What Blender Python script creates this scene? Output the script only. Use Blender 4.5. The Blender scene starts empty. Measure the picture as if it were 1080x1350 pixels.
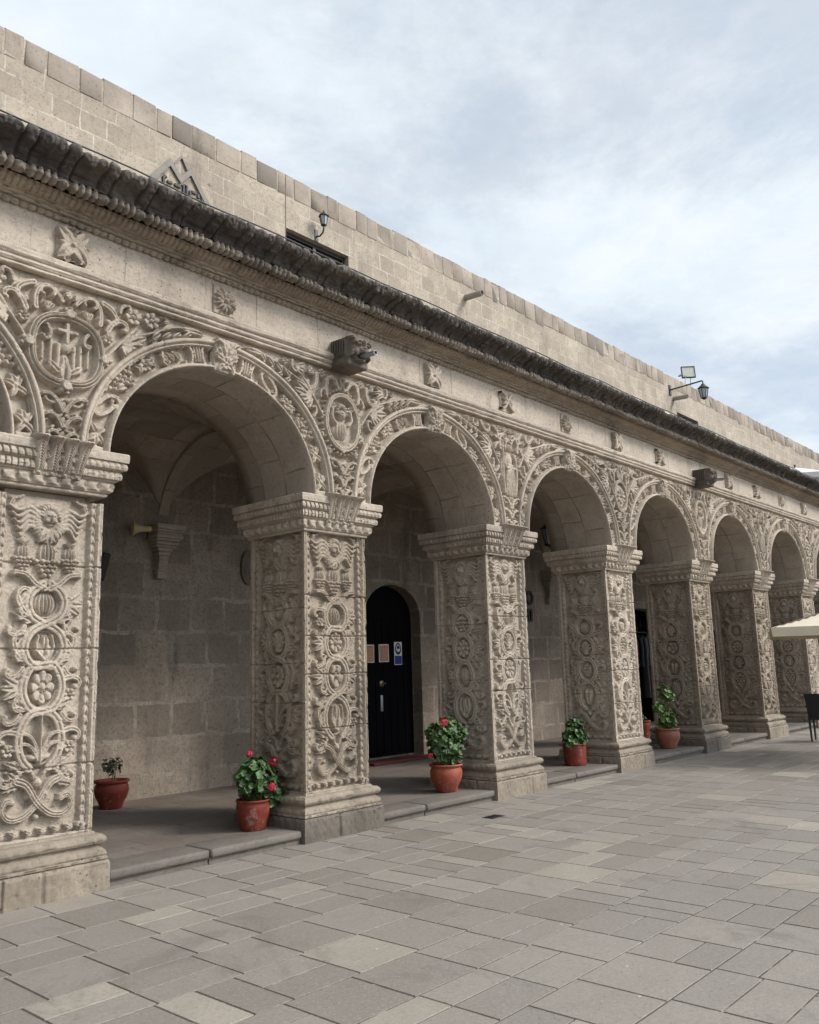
import bpy, math, random
import numpy as np
from math import pi, sin, cos, radians
rng = np.random.RandomState(7)
random.seed(7)
S = bpy.context.scene
COL = S.collection
# ------------------------------------------------------------------ dimensions (metres)
SP = 3.06                       # pillar spacing
PX = lambda i: 0.53 + SP * i    # pillar axis; i = 0 is the second pillar in view
AY = 0.47                       # pillar axis depth
HW = 0.436                      # shaft half width
FY = -0.06                      # face of the wall above the arches
ZS = 3.36                       # springing
EA, EB, RW = 1.12, 1.03, 0.265  # arch opening half width, rise, archivolt width
ZA = 4.765                      # underside of the architrave
I0, I1 = -2, 8
BW = 3.3                        # rear wall of the gallery
FLZ = 0.12                      # gallery floor
UY = 3.4                        # upper wall

# ------------------------------------------------------------------ object helpers
def tag(o, label=None, cat=None, group=None, kind=None):
    if label: o['label'] = label
    if cat: o['category'] = cat
    if group: o['group'] = group
    if kind: o['kind'] = kind
    return o
def empty(name, loc=(0, 0, 0), rz=0, parent=None):
    o = bpy.data.objects.new(name, None); COL.objects.link(o)
    o.location = loc; o.rotation_euler = (0, 0, rz); o.empty_display_size = .1
    if parent: o.parent = parent
    return o
def link(name, me, parent=None, loc=(0, 0, 0), rz=0):
    o = bpy.data.objects.new(name, me); COL.objects.link(o)
    o.location = loc; o.rotation_euler = (0, 0, rz)
    if parent: o.parent = parent
    return o
def copy_tree(o, parent=None):
    c = o.copy(); COL.objects.link(c)
    if parent: c.parent = parent
    for ch in list(o.children): copy_tree(ch, c)
    return c
def mesh_np(name, V, Q, mat, smooth=True, uv=None):
    """V (n,3), Q (m,4) quads"""
    V = np.asarray(V, np.float32); Q = np.asarray(Q, np.int32)
    used = np.zeros(len(V), bool); used[Q.ravel()] = True
    if not used.all():
        idx = np.cumsum(used) - 1; V = V[used]; Q = idx[Q].astype(np.int32)
        if uv is not None: uv = uv[used]
    me = bpy.data.meshes.new(name)
    me.vertices.add(len(V)); me.vertices.foreach_set('co', V.ravel())
    me.loops.add(Q.size); me.loops.foreach_set('vertex_index', Q.ravel())
    me.polygons.add(len(Q)); me.polygons.foreach_set('loop_start', np.arange(0, Q.size, 4, dtype=np.int32))
    me.update(calc_edges=True)
    me.polygons.foreach_set('use_smooth', np.full(len(Q), smooth))
    if uv is not None:
        l = me.uv_layers.new(name='UVMap'); l.data.foreach_set('uv', np.asarray(uv, np.float32)[Q.ravel()].ravel())
    me.materials.append(mat)
    return me
def gridq(nv, nu, mask=None, flip=False):
    i = np.arange(nv * nu).reshape(nv, nu)
    q = np.stack([i[:-1, :-1], i[:-1, 1:], i[1:, 1:], i[1:, :-1]], -1)
    if flip: q = q[..., ::-1]
    if mask is not None:
        m = mask[:-1, :-1] & mask[:-1, 1:] & mask[1:, 1:] & mask[1:, :-1]
        return q[m]
    return q.reshape(-1, 4)
class MB:
    """collects simple solids into one mesh; faces keep their own vertices where edges are hard"""
    def __init__(s): s.v = []; s.f = []; s.sm = []; s.r = []
    def add(s, vs, fs, smooth=False, r=0.0):
        n = len(s.v); s.v += [tuple(map(float, p)) for p in vs]
        s.f += [tuple(i + n for i in f) for f in fs]; s.sm += [smooth] * len(fs); s.r += [r] * len(fs)
    def box(s, x0, x1, y0, y1, z0, z1, b=0.0, r=0.0, jit=0.0):
        if b <= 0:
            v = [(x, y, z) for z in (z0, z1) for y in (y0, y1) for x in (x0, x1)]
            if jit: v = [tuple(c + random.uniform(-jit, jit) for c in p) for p in v]
            s.add(v, [(0, 2, 3, 1), (4, 5, 7, 6), (0, 1, 5, 4), (2, 6, 7, 3), (0, 4, 6, 2), (1, 3, 7, 5)], r=r); return
        import bmesh
        bm = bmesh.new(); bmesh.ops.create_cube(bm, size=1)
        for p in bm.verts:
            p.co = ((x0 + x1) / 2 + p.co.x * (x1 - x0), (y0 + y1) / 2 + p.co.y * (y1 - y0), (z0 + z1) / 2 + p.co.z * (z1 - z0))
        bmesh.ops.bevel(bm, geom=list(bm.edges), offset=b, segments=2, profile=.6, affect='EDGES')
        if jit:
            for p in bm.verts: p.co += __import__('mathutils').Vector([random.uniform(-jit, jit) for _ in range(3)])
        bm.verts.index_update()
        s.add([p.co[:] for p in bm.verts], [[p.index for p in f.verts] for f in bm.faces], True, r); bm.free()
    def tube(s, pts, r, n=10, cap=True, rr=0.0):
        pts = [np.array(p, float) for p in pts]; rs = r if hasattr(r, '__len__') else [r] * len(pts)
        vs = []; fs = []; ref = None
        for i, p in enumerate(pts):
            t = pts[min(i + 1, len(pts) - 1)] - pts[max(i - 1, 0)]; t = t / (np.linalg.norm(t) + 1e-9)
            if ref is None: ref = np.array([0, 0, 1.]) if abs(t[2]) < .9 else np.array([1., 0, 0])
            a = np.cross(t, ref); a /= np.linalg.norm(a) + 1e-9; b = np.cross(t, a); ref = ref
            for k in range(n):
                vs.append(p + rs[i] * (cos(2 * pi * k / n) * a + sin(2 * pi * k / n) * b))
        for i in range(len(pts) - 1):
            for k in range(n):
                fs.append((i * n + k, i * n + (k + 1) % n, (i + 1) * n + (k + 1) % n, (i + 1) * n + k))
        s.add(vs, fs, True, rr)
        if cap:
            s.add([vs[k] for k in range(n)], [tuple(range(n))], False, rr)
            s.add([vs[-n + k] for k in range(n)], [tuple(reversed(range(n)))], False, rr)
    def lathe(s, prof, n=32, c=(0, 0, 0), r=0.0, wob=0.0):
        vs = []; fs = []; m = len(prof)
        for k in range(n):
            a = 2 * pi * k / n
            for (rad, z) in prof:
                q = rad * (1 + wob * sin(2 * a + 1)); vs.append((c[0] + q * cos(a), c[1] + q * sin(a), c[2] + z))
        for k in range(n):
            for j in range(m - 1):
                fs.append((k * m + j, ((k + 1) % n) * m + j, ((k + 1) % n) * m + j + 1, k * m + j + 1))
        s.add(vs, fs, True, r)
    def ell(s, c, rad, n=12, r=0.0, M=None):
        vs = []; fs = []
        for j in range(n // 2 + 1):
            t = pi * j / (n // 2)
            for k in range(n):
                a = 2 * pi * k / n; p = np.array([rad[0] * sin(t) * cos(a), rad[1] * sin(t) * sin(a), rad[2] * cos(t)])
                if M is not None: p = M @ p
                vs.append(p + np.array(c))
        for j in range(n // 2):
            for k in range(n): fs.append((j * n + k, (j + 1) * n + k, (j + 1) * n + (k + 1) % n, j * n + (k + 1) % n))
        s.add(vs, fs, True, r)
    def prism(s, poly, y0, y1, r=0.0):
        """poly in (x,z), extruded along y"""
        n = len(poly); vs = [(x, y0, z) for x, z in poly] + [(x, y1, z) for x, z in poly]
        s.add(vs, [tuple(range(n)), tuple(reversed(range(n, 2 * n)))] + [(i, i + n, (i + 1) % n + n, (i + 1) % n) for i in range(n)], r=r)
    def mesh(s, name, mat):
        me = bpy.data.meshes.new(name); me.from_pydata(s.v, [], s.f)
        me.polygons.foreach_set('use_smooth', s.sm)
        at = me.attributes.new('rnd', 'FLOAT', 'FACE'); at.data.foreach_set('value', np.array(s.r, np.float32))
        n = np.zeros(len(s.f) * 3, np.float32); me.polygons.foreach_get('normal', n); n = np.abs(n.reshape(-1, 3))
        ax = n.argmax(1); lv = np.zeros(len(me.loops), np.int32); me.loops.foreach_get('vertex_index', lv)
        co = np.array(s.v, np.float32)[lv]; lt = np.zeros(len(s.f), np.int32); me.polygons.foreach_get('loop_total', lt)
        la = np.repeat(ax, lt)
        uv = np.where((la == 0)[:, None], co[:, [1, 2]], np.where((la == 1)[:, None], co[:, [0, 2]], co[:, [0, 1]]))
        l = me.uv_layers.new(name='UVMap'); l.data.foreach_set('uv', uv.astype(np.float32).ravel())
        me.materials.append(mat); return me
    def build(s, name, mat, parent=None, loc=(0, 0, 0), rz=0): return link(name, s.mesh(name, mat), parent, loc, rz)

# ------------------------------------------------------------------ materials
def srgb(r, g, b):
    return tuple((c / 255 / 12.92 if c / 255 <= .04045 else ((c / 255 + .055) / 1.055) ** 2.4) for c in (r, g, b)) + (1,)
class NT:
    def __init__(s, name, rough=.85, spec=.3):
        s.m = bpy.data.materials.new(name); s.m.use_nodes = True; s.t = s.m.node_tree
        s.b = s.t.nodes['Principled BSDF']; s.b.inputs['Roughness'].default_value = rough
        s.b.inputs['Specular IOR Level'].default_value = spec
        s.pos = s.n('ShaderNodeNewGeometry').outputs['Position']
    def n(s, typ, **kw):
        nd = s.t.nodes.new(typ)
        for k, v in kw.items(): setattr(nd, k, v)
        return nd
    def set(s, inp, val):
        if hasattr(val, 'is_linked') or isinstance(val, bpy.types.NodeSocket): s.t.links.new(val, inp)
        else: inp.default_value = val
    def noise(s, scale, detail=5, rough=.6, vec=None, stretch=None, dist=0):
        vec = vec or s.pos
        if stretch:
            mp = s.n('ShaderNodeMapping'); mp.inputs['Scale'].default_value = stretch; s.t.links.new(vec, mp.inputs[0]); vec = mp.outputs[0]
        nd = s.n('ShaderNodeTexNoise'); s.t.links.new(vec, nd.inputs['Vector'])
        nd.inputs['Scale'].default_value = scale; nd.inputs['Detail'].default_value = detail; nd.inputs['Roughness'].default_value = rough
        nd.inputs['Distortion'].default_value = dist
        return nd.outputs['Fac']
    def vor(s, scale, vec=None):
        nd = s.n('ShaderNodeTexVoronoi'); s.t.links.new(vec or s.pos, nd.inputs['Vector']); nd.inputs['Scale'].default_value = scale
        return nd.outputs['Distance'], nd.outputs['Color']
    def ramp(s, fac, a, b, lo=0.0, hi=1.0):
        nd = s.n('ShaderNodeMapRange'); nd.interpolation_type = 'SMOOTHSTEP'; s.t.links.new(fac, nd.inputs[0])
        for k, v in zip((1, 2, 3, 4), (a, b, lo, hi)): nd.inputs[k].default_value = v
        return nd.outputs[0]
    def mix(s, f, a, b, mode='MIX'):
        nd = s.n('ShaderNodeMix', data_type='RGBA', blend_type=mode); s.set(nd.inputs[0], f); s.set(nd.inputs[6], a); s.set(nd.inputs[7], b)
        return nd.outputs[2]
    def math(s, op, a, b=0.0):
        nd = s.n('ShaderNodeMath', operation=op); s.set(nd.inputs[0], a); s.set(nd.inputs[1], b); return nd.outputs[0]
    def attr(s, name): return s.n('ShaderNodeAttribute', attribute_name=name)
    def bump(s, h, strength=.4, dist=.01):
        nd = s.n('ShaderNodeBump'); nd.inputs['Strength'].default_value = strength; nd.inputs['Distance'].default_value = dist
        s.t.links.new(h, nd.inputs['Height'])
        if s.b.inputs['Normal'].is_linked: s.t.links.new(s.b.inputs['Normal'].links[0].from_socket, nd.inputs['Normal'])
        s.t.links.new(nd.outputs[0], s.b.inputs['Normal'])
    def color(s, c): s.set(s.b.inputs['Base Color'], c); return s.m
def sc(c, k): return tuple(x * k for x in c[:3]) + (1,)

def stone(name, base, base2, dark, pores=.5, stain=.35, brick=None, rnd=False, bstr=.5, orand=.0, patch=None, wobble=.045, big=.35, grain=.30, psc=6.5, mott=.22):
    W_ = lambda c: (c[0] * 1.01, c[1] * .985, c[2] * .965, 1)
    base, base2, dark = W_(base), W_(base2), W_(dark)
    t = NT(name)
    big = t.ramp(t.noise(.9, 6, .62), .36, .66); mid = t.ramp(t.noise(5.5, 6, .65), .35, .68)
    c = t.mix(big, base, base2)
    c = t.mix(t.math('MULTIPLY', mid, .35), c, sc(base2, .72))
    hgt = t.noise(38, 4, .75)
    if brick:
        uv = t.n('ShaderNodeUVMap').outputs[0]
        wob = t.n('ShaderNodeVectorMath', operation='ADD')
        nn = t.n('ShaderNodeTexNoise'); t.t.links.new(t.pos, nn.inputs['Vector']); nn.inputs['Scale'].default_value = 3.2; nn.inputs['Detail'].default_value = 4
        sc1 = t.n('ShaderNodeVectorMath', operation='SCALE'); t.t.links.new(nn.outputs['Color'], sc1.inputs[0]); sc1.inputs['Scale'].default_value = wobble
        t.t.links.new(uv, wob.inputs[0]); t.t.links.new(sc1.outputs[0], wob.inputs[1])
        br = t.n('ShaderNodeTexBrick'); t.t.links.new(wob.outputs[0], br.inputs['Vector'])
        bw, bh, mo, mcol, var = brick
        br.offset = .5; br.offset_frequency = 2; br.squash = 1.32; br.squash_frequency = 3
        br.inputs['Scale'].default_value = 1; br.inputs['Brick Width'].default_value = bw; br.inputs['Row Height'].default_value = bh
        br.inputs['Mortar Size'].default_value = mo; br.inputs['Mortar Smooth'].default_value = .35; br.inputs['Bias'].default_value = 0
        br.inputs['Color1'].default_value = (0, 0, 0, 1); br.inputs['Color2'].default_value = (1, 1, 1, 1); br.inputs['Mortar'].default_value = (.5, .5, .5, 1)
        c = t.mix(t.math('MULTIPLY', br.outputs['Color'], var), c, sc(dark, 1.35))
        mm = t.math('MULTIPLY', br.outputs['Fac'], t.ramp(t.noise(2.3, 4), .36, .64, .05, 1))
        c = t.mix(mm, c, mcol)
        t.bump(t.math('SUBTRACT', 1.0, br.outputs['Fac']), .35, .008)
    st = t.ramp(t.noise(2.2, 6, .68, stretch=(1, 1, .22)), .52, .74)
    c = t.mix(t.math('MULTIPLY', st, stain), c, dark)
    if patch:
        c = t.mix(t.math('MULTIPLY', t.ramp(t.noise(1.6, 7, .7, dist=.6), .56, .68), .5), c, patch)
    gr = t.noise(75, 4, .75); c = t.mix(t.math('MULTIPLY', t.ramp(gr, .40, .70), grain), c, sc(base2, .6))
    c = t.mix(t.math('MULTIPLY', t.ramp(t.noise(26, 4, .8), .46, .66), mott), c, sc(dark, .9))
    bl = t.ramp(t.noise(13, 5, .7), .54, .68); c = t.mix(t.math('MULTIPLY', bl, .3), c, dark)
    d1, _ = t.vor(16); d2, _ = t.vor(47)
    gate = t.ramp(t.noise(1.7, 3), .42, .62)
    p1 = t.math('MULTIPLY', t.ramp(d1, .10, .17, 1, 0), gate); p2 = t.math('MULTIPLY', t.ramp(d2, .14, .24, 1, 0), t.ramp(t.noise(4, 3), .45, .6))
    pm = t.math('MAXIMUM', p1, t.math('MULTIPLY', p2, .6))
    wv = t.n('ShaderNodeVectorMath', operation='ADD'); wn = t.n('ShaderNodeTexNoise'); t.t.links.new(t.pos, wn.inputs['Vector']); wn.inputs['Scale'].default_value = 14; ws = t.n('ShaderNodeVectorMath', operation='SCALE'); t.t.links.new(wn.outputs['Color'], ws.inputs[0]); ws.inputs['Scale'].default_value = .09; t.t.links.new(t.pos, wv.inputs[0]); t.t.links.new(ws.outputs[0], wv.inputs[1])
    d3, _ = t.vor(psc, wv.outputs[0]); p3 = t.math('MULTIPLY', t.ramp(d3, .07, .13, 1, 0), t.ramp(t.noise(1.1, 3), .48, .58)); pm = t.math('MAXIMUM', pm, t.math('MULTIPLY', p3, big))
    c = t.mix(t.math('MULTIPLY', pm, pores), c, sc(dark, .55))
    if rnd:
        a = t.attr('rnd').outputs['Fac']
        c = t.mix(t.ramp(a, 0, 1, .0, .85), c, dark)
    if orand:
        oi = t.n('ShaderNodeObjectInfo').outputs['Random']
        c = t.mix(t.math('MULTIPLY', oi, orand), c, dark)
    t.bump(hgt, bstr, .006)
    return t.color(c)
L = lambda r, g, b: (r, g, b, 1)
M = {}
M['carved'] = stone('carved_sillar', L(.54, .468, .385), L(.405, .347, .285), L(.15, .125, .10), .9, .75, orand=.25, bstr=.85)
M['carved_brown'] = stone('carved_sillar_brown', L(.43, .362, .285), L(.31, .258, .202), L(.11, .09, .07), .9, .85, orand=.2, bstr=.85)
M['smooth'] = stone('frieze_sillar', L(.53, .46, .385), L(.42, .364, .302), L(.17, .143, .117), .95, .55, brick=(.62, .6, .009, L(.23, .196, .162), .5), big=.95, psc=5, mott=.34)
M['soffit'] = stone('soffit_sillar', L(.52, .452, .375), L(.41, .354, .293), L(.19, .162, .132), .9, .45, brick=(.46, .36, .011, L(.19, .162, .133), .95), big=.8, psc=5)
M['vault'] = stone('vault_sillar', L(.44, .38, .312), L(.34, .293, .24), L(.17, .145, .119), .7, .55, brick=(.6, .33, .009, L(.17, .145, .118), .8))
M['plinth'] = stone('plinth_sillar', L(.33, .28, .22), L(.215, .18, .14), L(.09, .076, .06), .9, .65, orand=.1)
M['plinth_dark'] = stone('plinth_basalt', L(.17, .148, .122), L(.12, .105, .088), L(.06, .053, .045), .8, .6)
M['eaves'] = stone('eaves_weathered', L(.07, .062, .058), L(.14, .121, .105), L(.022, .02, .021), .3, .7, bstr=.8)
M['bead'] = stone('cornice_lower', L(.40, .34, .265), L(.29, .245, .19), L(.10, .087, .073), .7, .7)
M['beadrow'] = stone('bead_row_weathered', L(.31, .268, .222), L(.20, .172, .144), L(.055, .048, .044), .5, .8)
M['gargoyle'] = stone('gargoyle_stone', L(.18, .153, .126), L(.12, .103, .087), L(.035, .031, .028), .5, .8, bstr=.8)
M['upper'] = stone('upper_wall_blocks', L(.53, .46, .37), L(.40, .345, .276), L(.19, .16, .13), 1.0, .7, brick=(.38, .30, .013, L(.56, .50, .42), .55), big=.95, wobble=.05, grain=.5, psc=3.6, mott=.42)
M['coping'] = stone('coping_blocks', L(.43, .37, .302), L(.32, .273, .225), L(.14, .12, .105), .9, .8, rnd=True)
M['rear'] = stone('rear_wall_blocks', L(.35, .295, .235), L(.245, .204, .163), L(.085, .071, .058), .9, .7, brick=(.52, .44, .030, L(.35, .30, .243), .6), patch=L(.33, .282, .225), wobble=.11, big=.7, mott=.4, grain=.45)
M['floor'] = stone('gallery_tiles', L(.215, .185, .16), L(.16, .137, .119), L(.095, .081, .07), .3, .5, brick=(.34, .34, .010, L(.09, .08, .07), .55), patch=L(.19, .115, .085))
M['kerb'] = stone('kerb_stone', L(.17, .15, .13), L(.13, .115, .10), L(.07, .062, .055), .4, .5)
M['roof'] = stone('terrace_top', L(.25, .23, .2), L(.2, .18, .16), L(.1, .09, .08), .3, .5)

def paving():
    t = NT('paving_flags', .8, .3)
    a = t.attr('rnd').outputs['Fac']
    cr = t.n('ShaderNodeValToRGB'); t.t.links.new(a, cr.inputs[0])
    e = cr.color_ramp.elements; e[0].position = 0; e[0].color = L(.172, .146, .12); e[1].position = 1; e[1].color = L(.315, .277, .225)
    for p, c in ((.35, L(.212, .187, .164)), (.62, L(.238, .21, .183)), (.78, L(.254, .224, .192)), (.9, L(.285, .25, .205))):
        x = e.new(p); x.color = c
    c = cr.outputs[0]
    c = t.mix(t.math('MULTIPLY', t.ramp(t.noise(3, 6, .7), .35, .7), .35), c, L(.19, .165, .14))
    c = t.mix(t.math('MULTIPLY', t.ramp(t.noise(.5, 5, .6), .4, .7), .28), c, L(.20, .174, .15))
    sp = t.noise(48, 5, .85); c = t.mix(t.math('MULTIPLY', t.ramp(sp, .52, .68), .5), c, L(.42, .38, .315))
    st_ = t.ramp(t.noise(1.3, 7, .72, dist=.8), .55, .66); c = t.mix(t.math('MULTIPLY', st_, .4), c, L(.13, .113, .097))
    c = t.mix(t.math('MULTIPLY', t.ramp(t.noise(38, 5, .85), .52, .66), .55), c, L(.11, .097, .085))
    d, _ = t.vor(2.6); c = t.mix(t.ramp(d, .012, .022, .75, 0), c, L(.6, .58, .54))
    t.bump(t.math('ADD', t.noise(60, 5, .7), t.math('MULTIPLY', t.noise(6, 4), 1.5)), .35, .006)
    t.set(t.b.inputs['Roughness'], t.ramp(t.noise(4, 4), .3, .7, .62, .85))
    return t.color(c)
M['paving'] = paving()
def joint():
    t = NT('joint_mortar', .95, .1)
    return t.color(t.mix(t.ramp(t.noise(7, 5, .7), .52, .72), L(.085, .074, .063), L(.36, .325, .285)))
M['joint'] = joint()
def plain(name, c, rough=.6, spec=.4, var=.25, sc_=9, metal=0, bump=0.0):
    t = NT(name, rough, spec); t.b.inputs['Metallic'].default_value = metal
    if bump: t.bump(t.noise(60, 5), bump, .004)
    return t.color(t.mix(t.math('MULTIPLY', t.ramp(t.noise(sc_, 5, .65), .35, .7), var), c, sc(c, .55)))
M['iron'] = plain('black_iron', L(.018, .018, .02), .5, .5)
M['steel'] = plain('galvanised_steel', L(.30, .32, .35), .38, .5, .3, 14, .7)
M['pipe'] = plain('grey_clay_pipe', L(.33, .30, .26), .8, .3)
M['glass'] = plain('lantern_glass', L(.32, .34, .36), .15, .6, .1)
M['ledlens'] = plain('floodlight_lens', L(.62, .60, .53), .3, .5, .1, 20)
M['cloth'] = plain('cream_canvas', L(.62, .55, .43), .9, .1, .12, 3)
M['white_cloth'] = plain('white_canvas', L(.66, .66, .66), .9, .1, .12, 3)
M['wood'] = plain('dark_wood', L(.10, .06, .035), .6, .3)
M['wicker'] = plain('black_wicker', L(.016, .017, .022), .5, .5, .3, 40, 0, .6)
M['door'] = plain('navy_door_paint', L(.0022, .0022, .0034), .75, .06, .3, 6)
M['brass'] = plain('brass', L(.22, .17, .09), .4, .5, .3, 20, .6)
M['white'] = plain('white_print', L(.62, .62, .63), .6, .3, .1)
M['orange'] = plain('orange_notice_print', L(.42, .21, .12), .6, .3, .5, 35)
M['blue'] = plain('blue_print', L(.012, .03, .20), .5, .3, .1)
M['navy'] = plain('navy_print', L(.010, .014, .05), .5, .3, .1)
M['ink'] = plain('pale_ink', L(.40, .28, .2), .6, .3, .1)
M['red_step'] = plain('red_painted_step', L(.085, .02, .017), .8, .3, .5, 5)
M['horn'] = plain('cream_horn_enamel', L(.50, .40, .22), .5, .4, .2)
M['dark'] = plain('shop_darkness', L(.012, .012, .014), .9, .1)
M['bronze'] = plain('emblem_bronze', L(.19, .165, .137), .6, .35, .4, 12, 0)
M['emblem_mark'] = plain('emblem_letter_metal', L(.05, .045, .04), .6, .3)
M['soil'] = plain('potting_soil', L(.035, .026, .02), .95, .1, .5, 30, 0, .8)
def clay(name, c):
    t = NT(name, .62, .35)
    k = t.mix(t.math('MULTIPLY', t.ramp(t.noise(6, 5, .7), .35, .7), .5), c, sc(c, .5))
    k = t.mix(t.math('MULTIPLY', t.ramp(t.noise(11, 6, .75), .52, .68), .45), k, L(.36, .27, .22)); k = t.mix(t.math('MULTIPLY', t.ramp(t.noise(4, 6, .7, stretch=(1, 1, .3)), .5, .66), .6), k, sc(c, .35))
    t.bump(t.noise(3, 3, .5, stretch=(.3, .3, 30)), .25, .004)
    return t.color(k)
M['clay'] = clay('terracotta', L(.29, .068, .034)); M['clay_red'] = clay('red_clay', L(.17, .026, .014)); M['clay_pink'] = clay('faded_terracotta', L(.27, .095, .06))
def leafmat(name, a, b):
    t = NT(name, .5, .4)
    r = t.attr('rnd').outputs['Fac']
    t.b.inputs['Subsurface Weight'].default_value = 0.0
    return t.color(t.mix(r, a, b))
M['leaf'] = leafmat('geranium_leaf', L(.016, .045, .012), L(.075, .145, .042))
M['leaf_light'] = leafmat('light_leaf', L(.035, .085, .015), L(.13, .22, .05))
M['leaf_dry'] = leafmat('dry_leaf', L(.02, .022, .014), L(.05, .045, .03))
M['petal'] = leafmat('red_petal', L(.40, .008, .03), L(.62, .03, .09)); M['petal_white'] = leafmat('pale_petal', L(.5, .42, .35), L(.65, .6, .5))
M['stem'] = plain('stem_green', L(.08, .10, .03), .6, .3)
for nm, c in (('cloth_green', L(.02, .075, .05)), ('cloth_red', L(.10, .008, .015)), ('cloth_teal', L(.02, .06, .075)), ('cloth_black', L(.012, .012, .015)), ('cloth_grey', L(.10, .105, .11)), ('cloth_white', L(.3, .3, .28))):
    M[nm] = plain(nm, c, .9, .1, .3, 12)

# ------------------------------------------------------------------ carving: a height field composed of strokes and domes
def cr(pts, n=40):
    p = np.array(pts, float); p = np.vstack([2 * p[0] - p[1], p, 2 * p[-1] - p[-2]]); out = []
    for i in range(1, len(p) - 2):
        t = np.linspace(0, 1, n, endpoint=False)[:, None]
        a, b, c, d = p[i - 1], p[i], p[i + 1], p[i + 2]
        out.append(.5 * (2 * b + (c - a) * t + (2 * a - 5 * b + 4 * c - d) * t ** 2 + (3 * b - a - 3 * c + d) * t ** 3))
    return np.vstack(out + [p[-2:-1]])
def curl_path(x, y, ang, Ln, side, k=1.0, n=60, tight=2.2):
    """starts at (x,y) heading ang and winds up into a volute"""
    th = ang; P = [(x, y)]; ds = Ln / n
    for i in range(n):
        f = i / n
        th += side * ds / Ln * (k + 9.5 * f ** tight)
        x += ds * cos(th); y += ds * sin(th); P.append((x, y))
    return np.array(P)
sst = lambda x: np.clip(x, 0, 1) ** 2 * (3 - 2 * np.clip(x, 0, 1))
PROF = {
    'round': lambda q: np.sqrt(np.clip(1 - q * q, 0, 1)),
    'flat': lambda q: sst((1 - q) / .3),
    'band': lambda q: sst((1 - q) / .22) * (1 - .30 * np.exp(-(q / .13) ** 2)) * (1 - .12 * q * q),
    'tri': lambda q: sst((1 - q) / .22) * (1 - .3 * np.exp(-((q - .38) / .10) ** 2)),
    'leaf': lambda q: sst((1 - q) / .35) * (1 - .5 * np.exp(-(q / .16) ** 2)),
}
class HF:
    def __init__(s, u0, u1, v0, v1, res, base=0.0):
        s.u = np.linspace(u0, u1, int(round((u1 - u0) / res)) + 1); s.v = np.linspace(v0, v1, int(round((v1 - v0) / res)) + 1)
        s.U, s.V = np.meshgrid(s.u, s.v); s.H = np.full(s.U.shape, float(base)); s.g = float(base); s.res = res
        s.du = s.u[1] - s.u[0]; s.dv = s.v[1] - s.v[0]
    def win(s, x0, x1, y0, y1):
        a = max(0, int((x0 - s.u[0]) / s.du)); b = min(len(s.u), int((x1 - s.u[0]) / s.du) + 2)
        c = max(0, int((y0 - s.v[0]) / s.dv)); d = min(len(s.v), int((y1 - s.v[0]) / s.dv) + 2)
        return (slice(c, max(c, d)), slice(a, max(a, b)))
    def stroke(s, pts, w, h, prof='round', g=None, w1=None, cut=False):
        g = s.g if g is None else g
        pts = np.asarray(pts, float); seg = np.r_[0, np.cumsum(np.hypot(*np.diff(pts, axis=0).T))]
        n = max(2, int(seg[-1] / (s.res * .8)) + 1); t = np.linspace(0, seg[-1], n)
        px = np.interp(t, seg, pts[:, 0]); py = np.interp(t, seg, pts[:, 1])
        ws = np.linspace(w, w if w1 is None else w1, n)
        W = s.win(px.min() - w * 1.1, px.max() + w * 1.1, py.min() - w * 1.1, py.max() + w * 1.1)
        U = s.U[W]; V = s.V[W]
        if U.size == 0: return
        D = np.full(U.shape, 9.0)
        u0 = U[0, 0]; v0 = V[0, 0]
        for x, y, r in zip(px, py, ws):
            a = max(0, int((x - r - u0) / s.du)); b = int((x + r - u0) / s.du) + 2
            c = max(0, int((y - r - v0) / s.dv)); d = int((y + r - v0) / s.dv) + 2
            if b <= 0 or d <= 0: continue
            q = np.hypot(U[c:d, a:b] - x, V[c:d, a:b] - y) / r
            np.minimum(D[c:d, a:b], q, out=D[c:d, a:b])
        k = D < 1; Hh = s.H[W]
        if cut: Hh[k] -= h * PROF[prof](D[k])
        else: Hh[k] = np.maximum(Hh[k], g + h * PROF[prof](D[k]))
    def dome(s, x, y, rx, ry, h, rot=0, prof='round', ribs=0, ribd=.35, g=None, cut=False, vein=0):
        g = s.g if g is None else g; m = max(rx, ry)
        W = s.win(x - m, x + m, y - m, y + m); dx = s.U[W] - x; dy = s.V[W] - y
        c, q_ = cos(rot), sin(rot); a = (dx * c + dy * q_) / rx; b = (-dx * q_ + dy * c) / ry
        q = np.hypot(a, b); k = q < 1
        p = PROF[prof](np.clip(q, 0, 1))
        if ribs:
            lat = a / np.sqrt(np.clip(1 - b * b, .02, 1)); p = p * (1 - ribd * (.5 - .5 * np.cos(lat * pi * ribs)) * sst((1 - q) * 6))
        if vein: p = p * (1 - vein * np.exp(-(a / .13) ** 2))
        Hh = s.H[W]
        if cut: Hh[k] -= h * p[k]
        else: Hh[k] = np.maximum(Hh[k], g + h * p[k])
    def rosette(s, x, y, r, n, h, ph=0, core=.28, g=None, sq=1.0):
        g = s.g if g is None else g
        W = s.win(x - r, x + r, y - r * sq, y + r * sq); dx = s.U[W] - x; dy = (s.V[W] - y) / sq; q = np.hypot(dx, dy) / r; th = np.arctan2(dy, dx) + ph
        edge = .80 + .20 * np.abs(np.cos(n * th / 2)) ** .6
        p = sst((edge - q) / .14) * (.55 + .45 * np.abs(np.cos(n * th / 2)) ** .5) * (.7 + .3 * q)
        p = np.maximum(p, 1.05 * np.sqrt(np.clip(1 - (q / core) ** 2, 0, 1)))
        p = np.where((q > core) & (q < core + .07), p * .6, p)
        s.H[W] = np.maximum(s.H[W], np.where(p > .02, g + h * p, -9))
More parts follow.
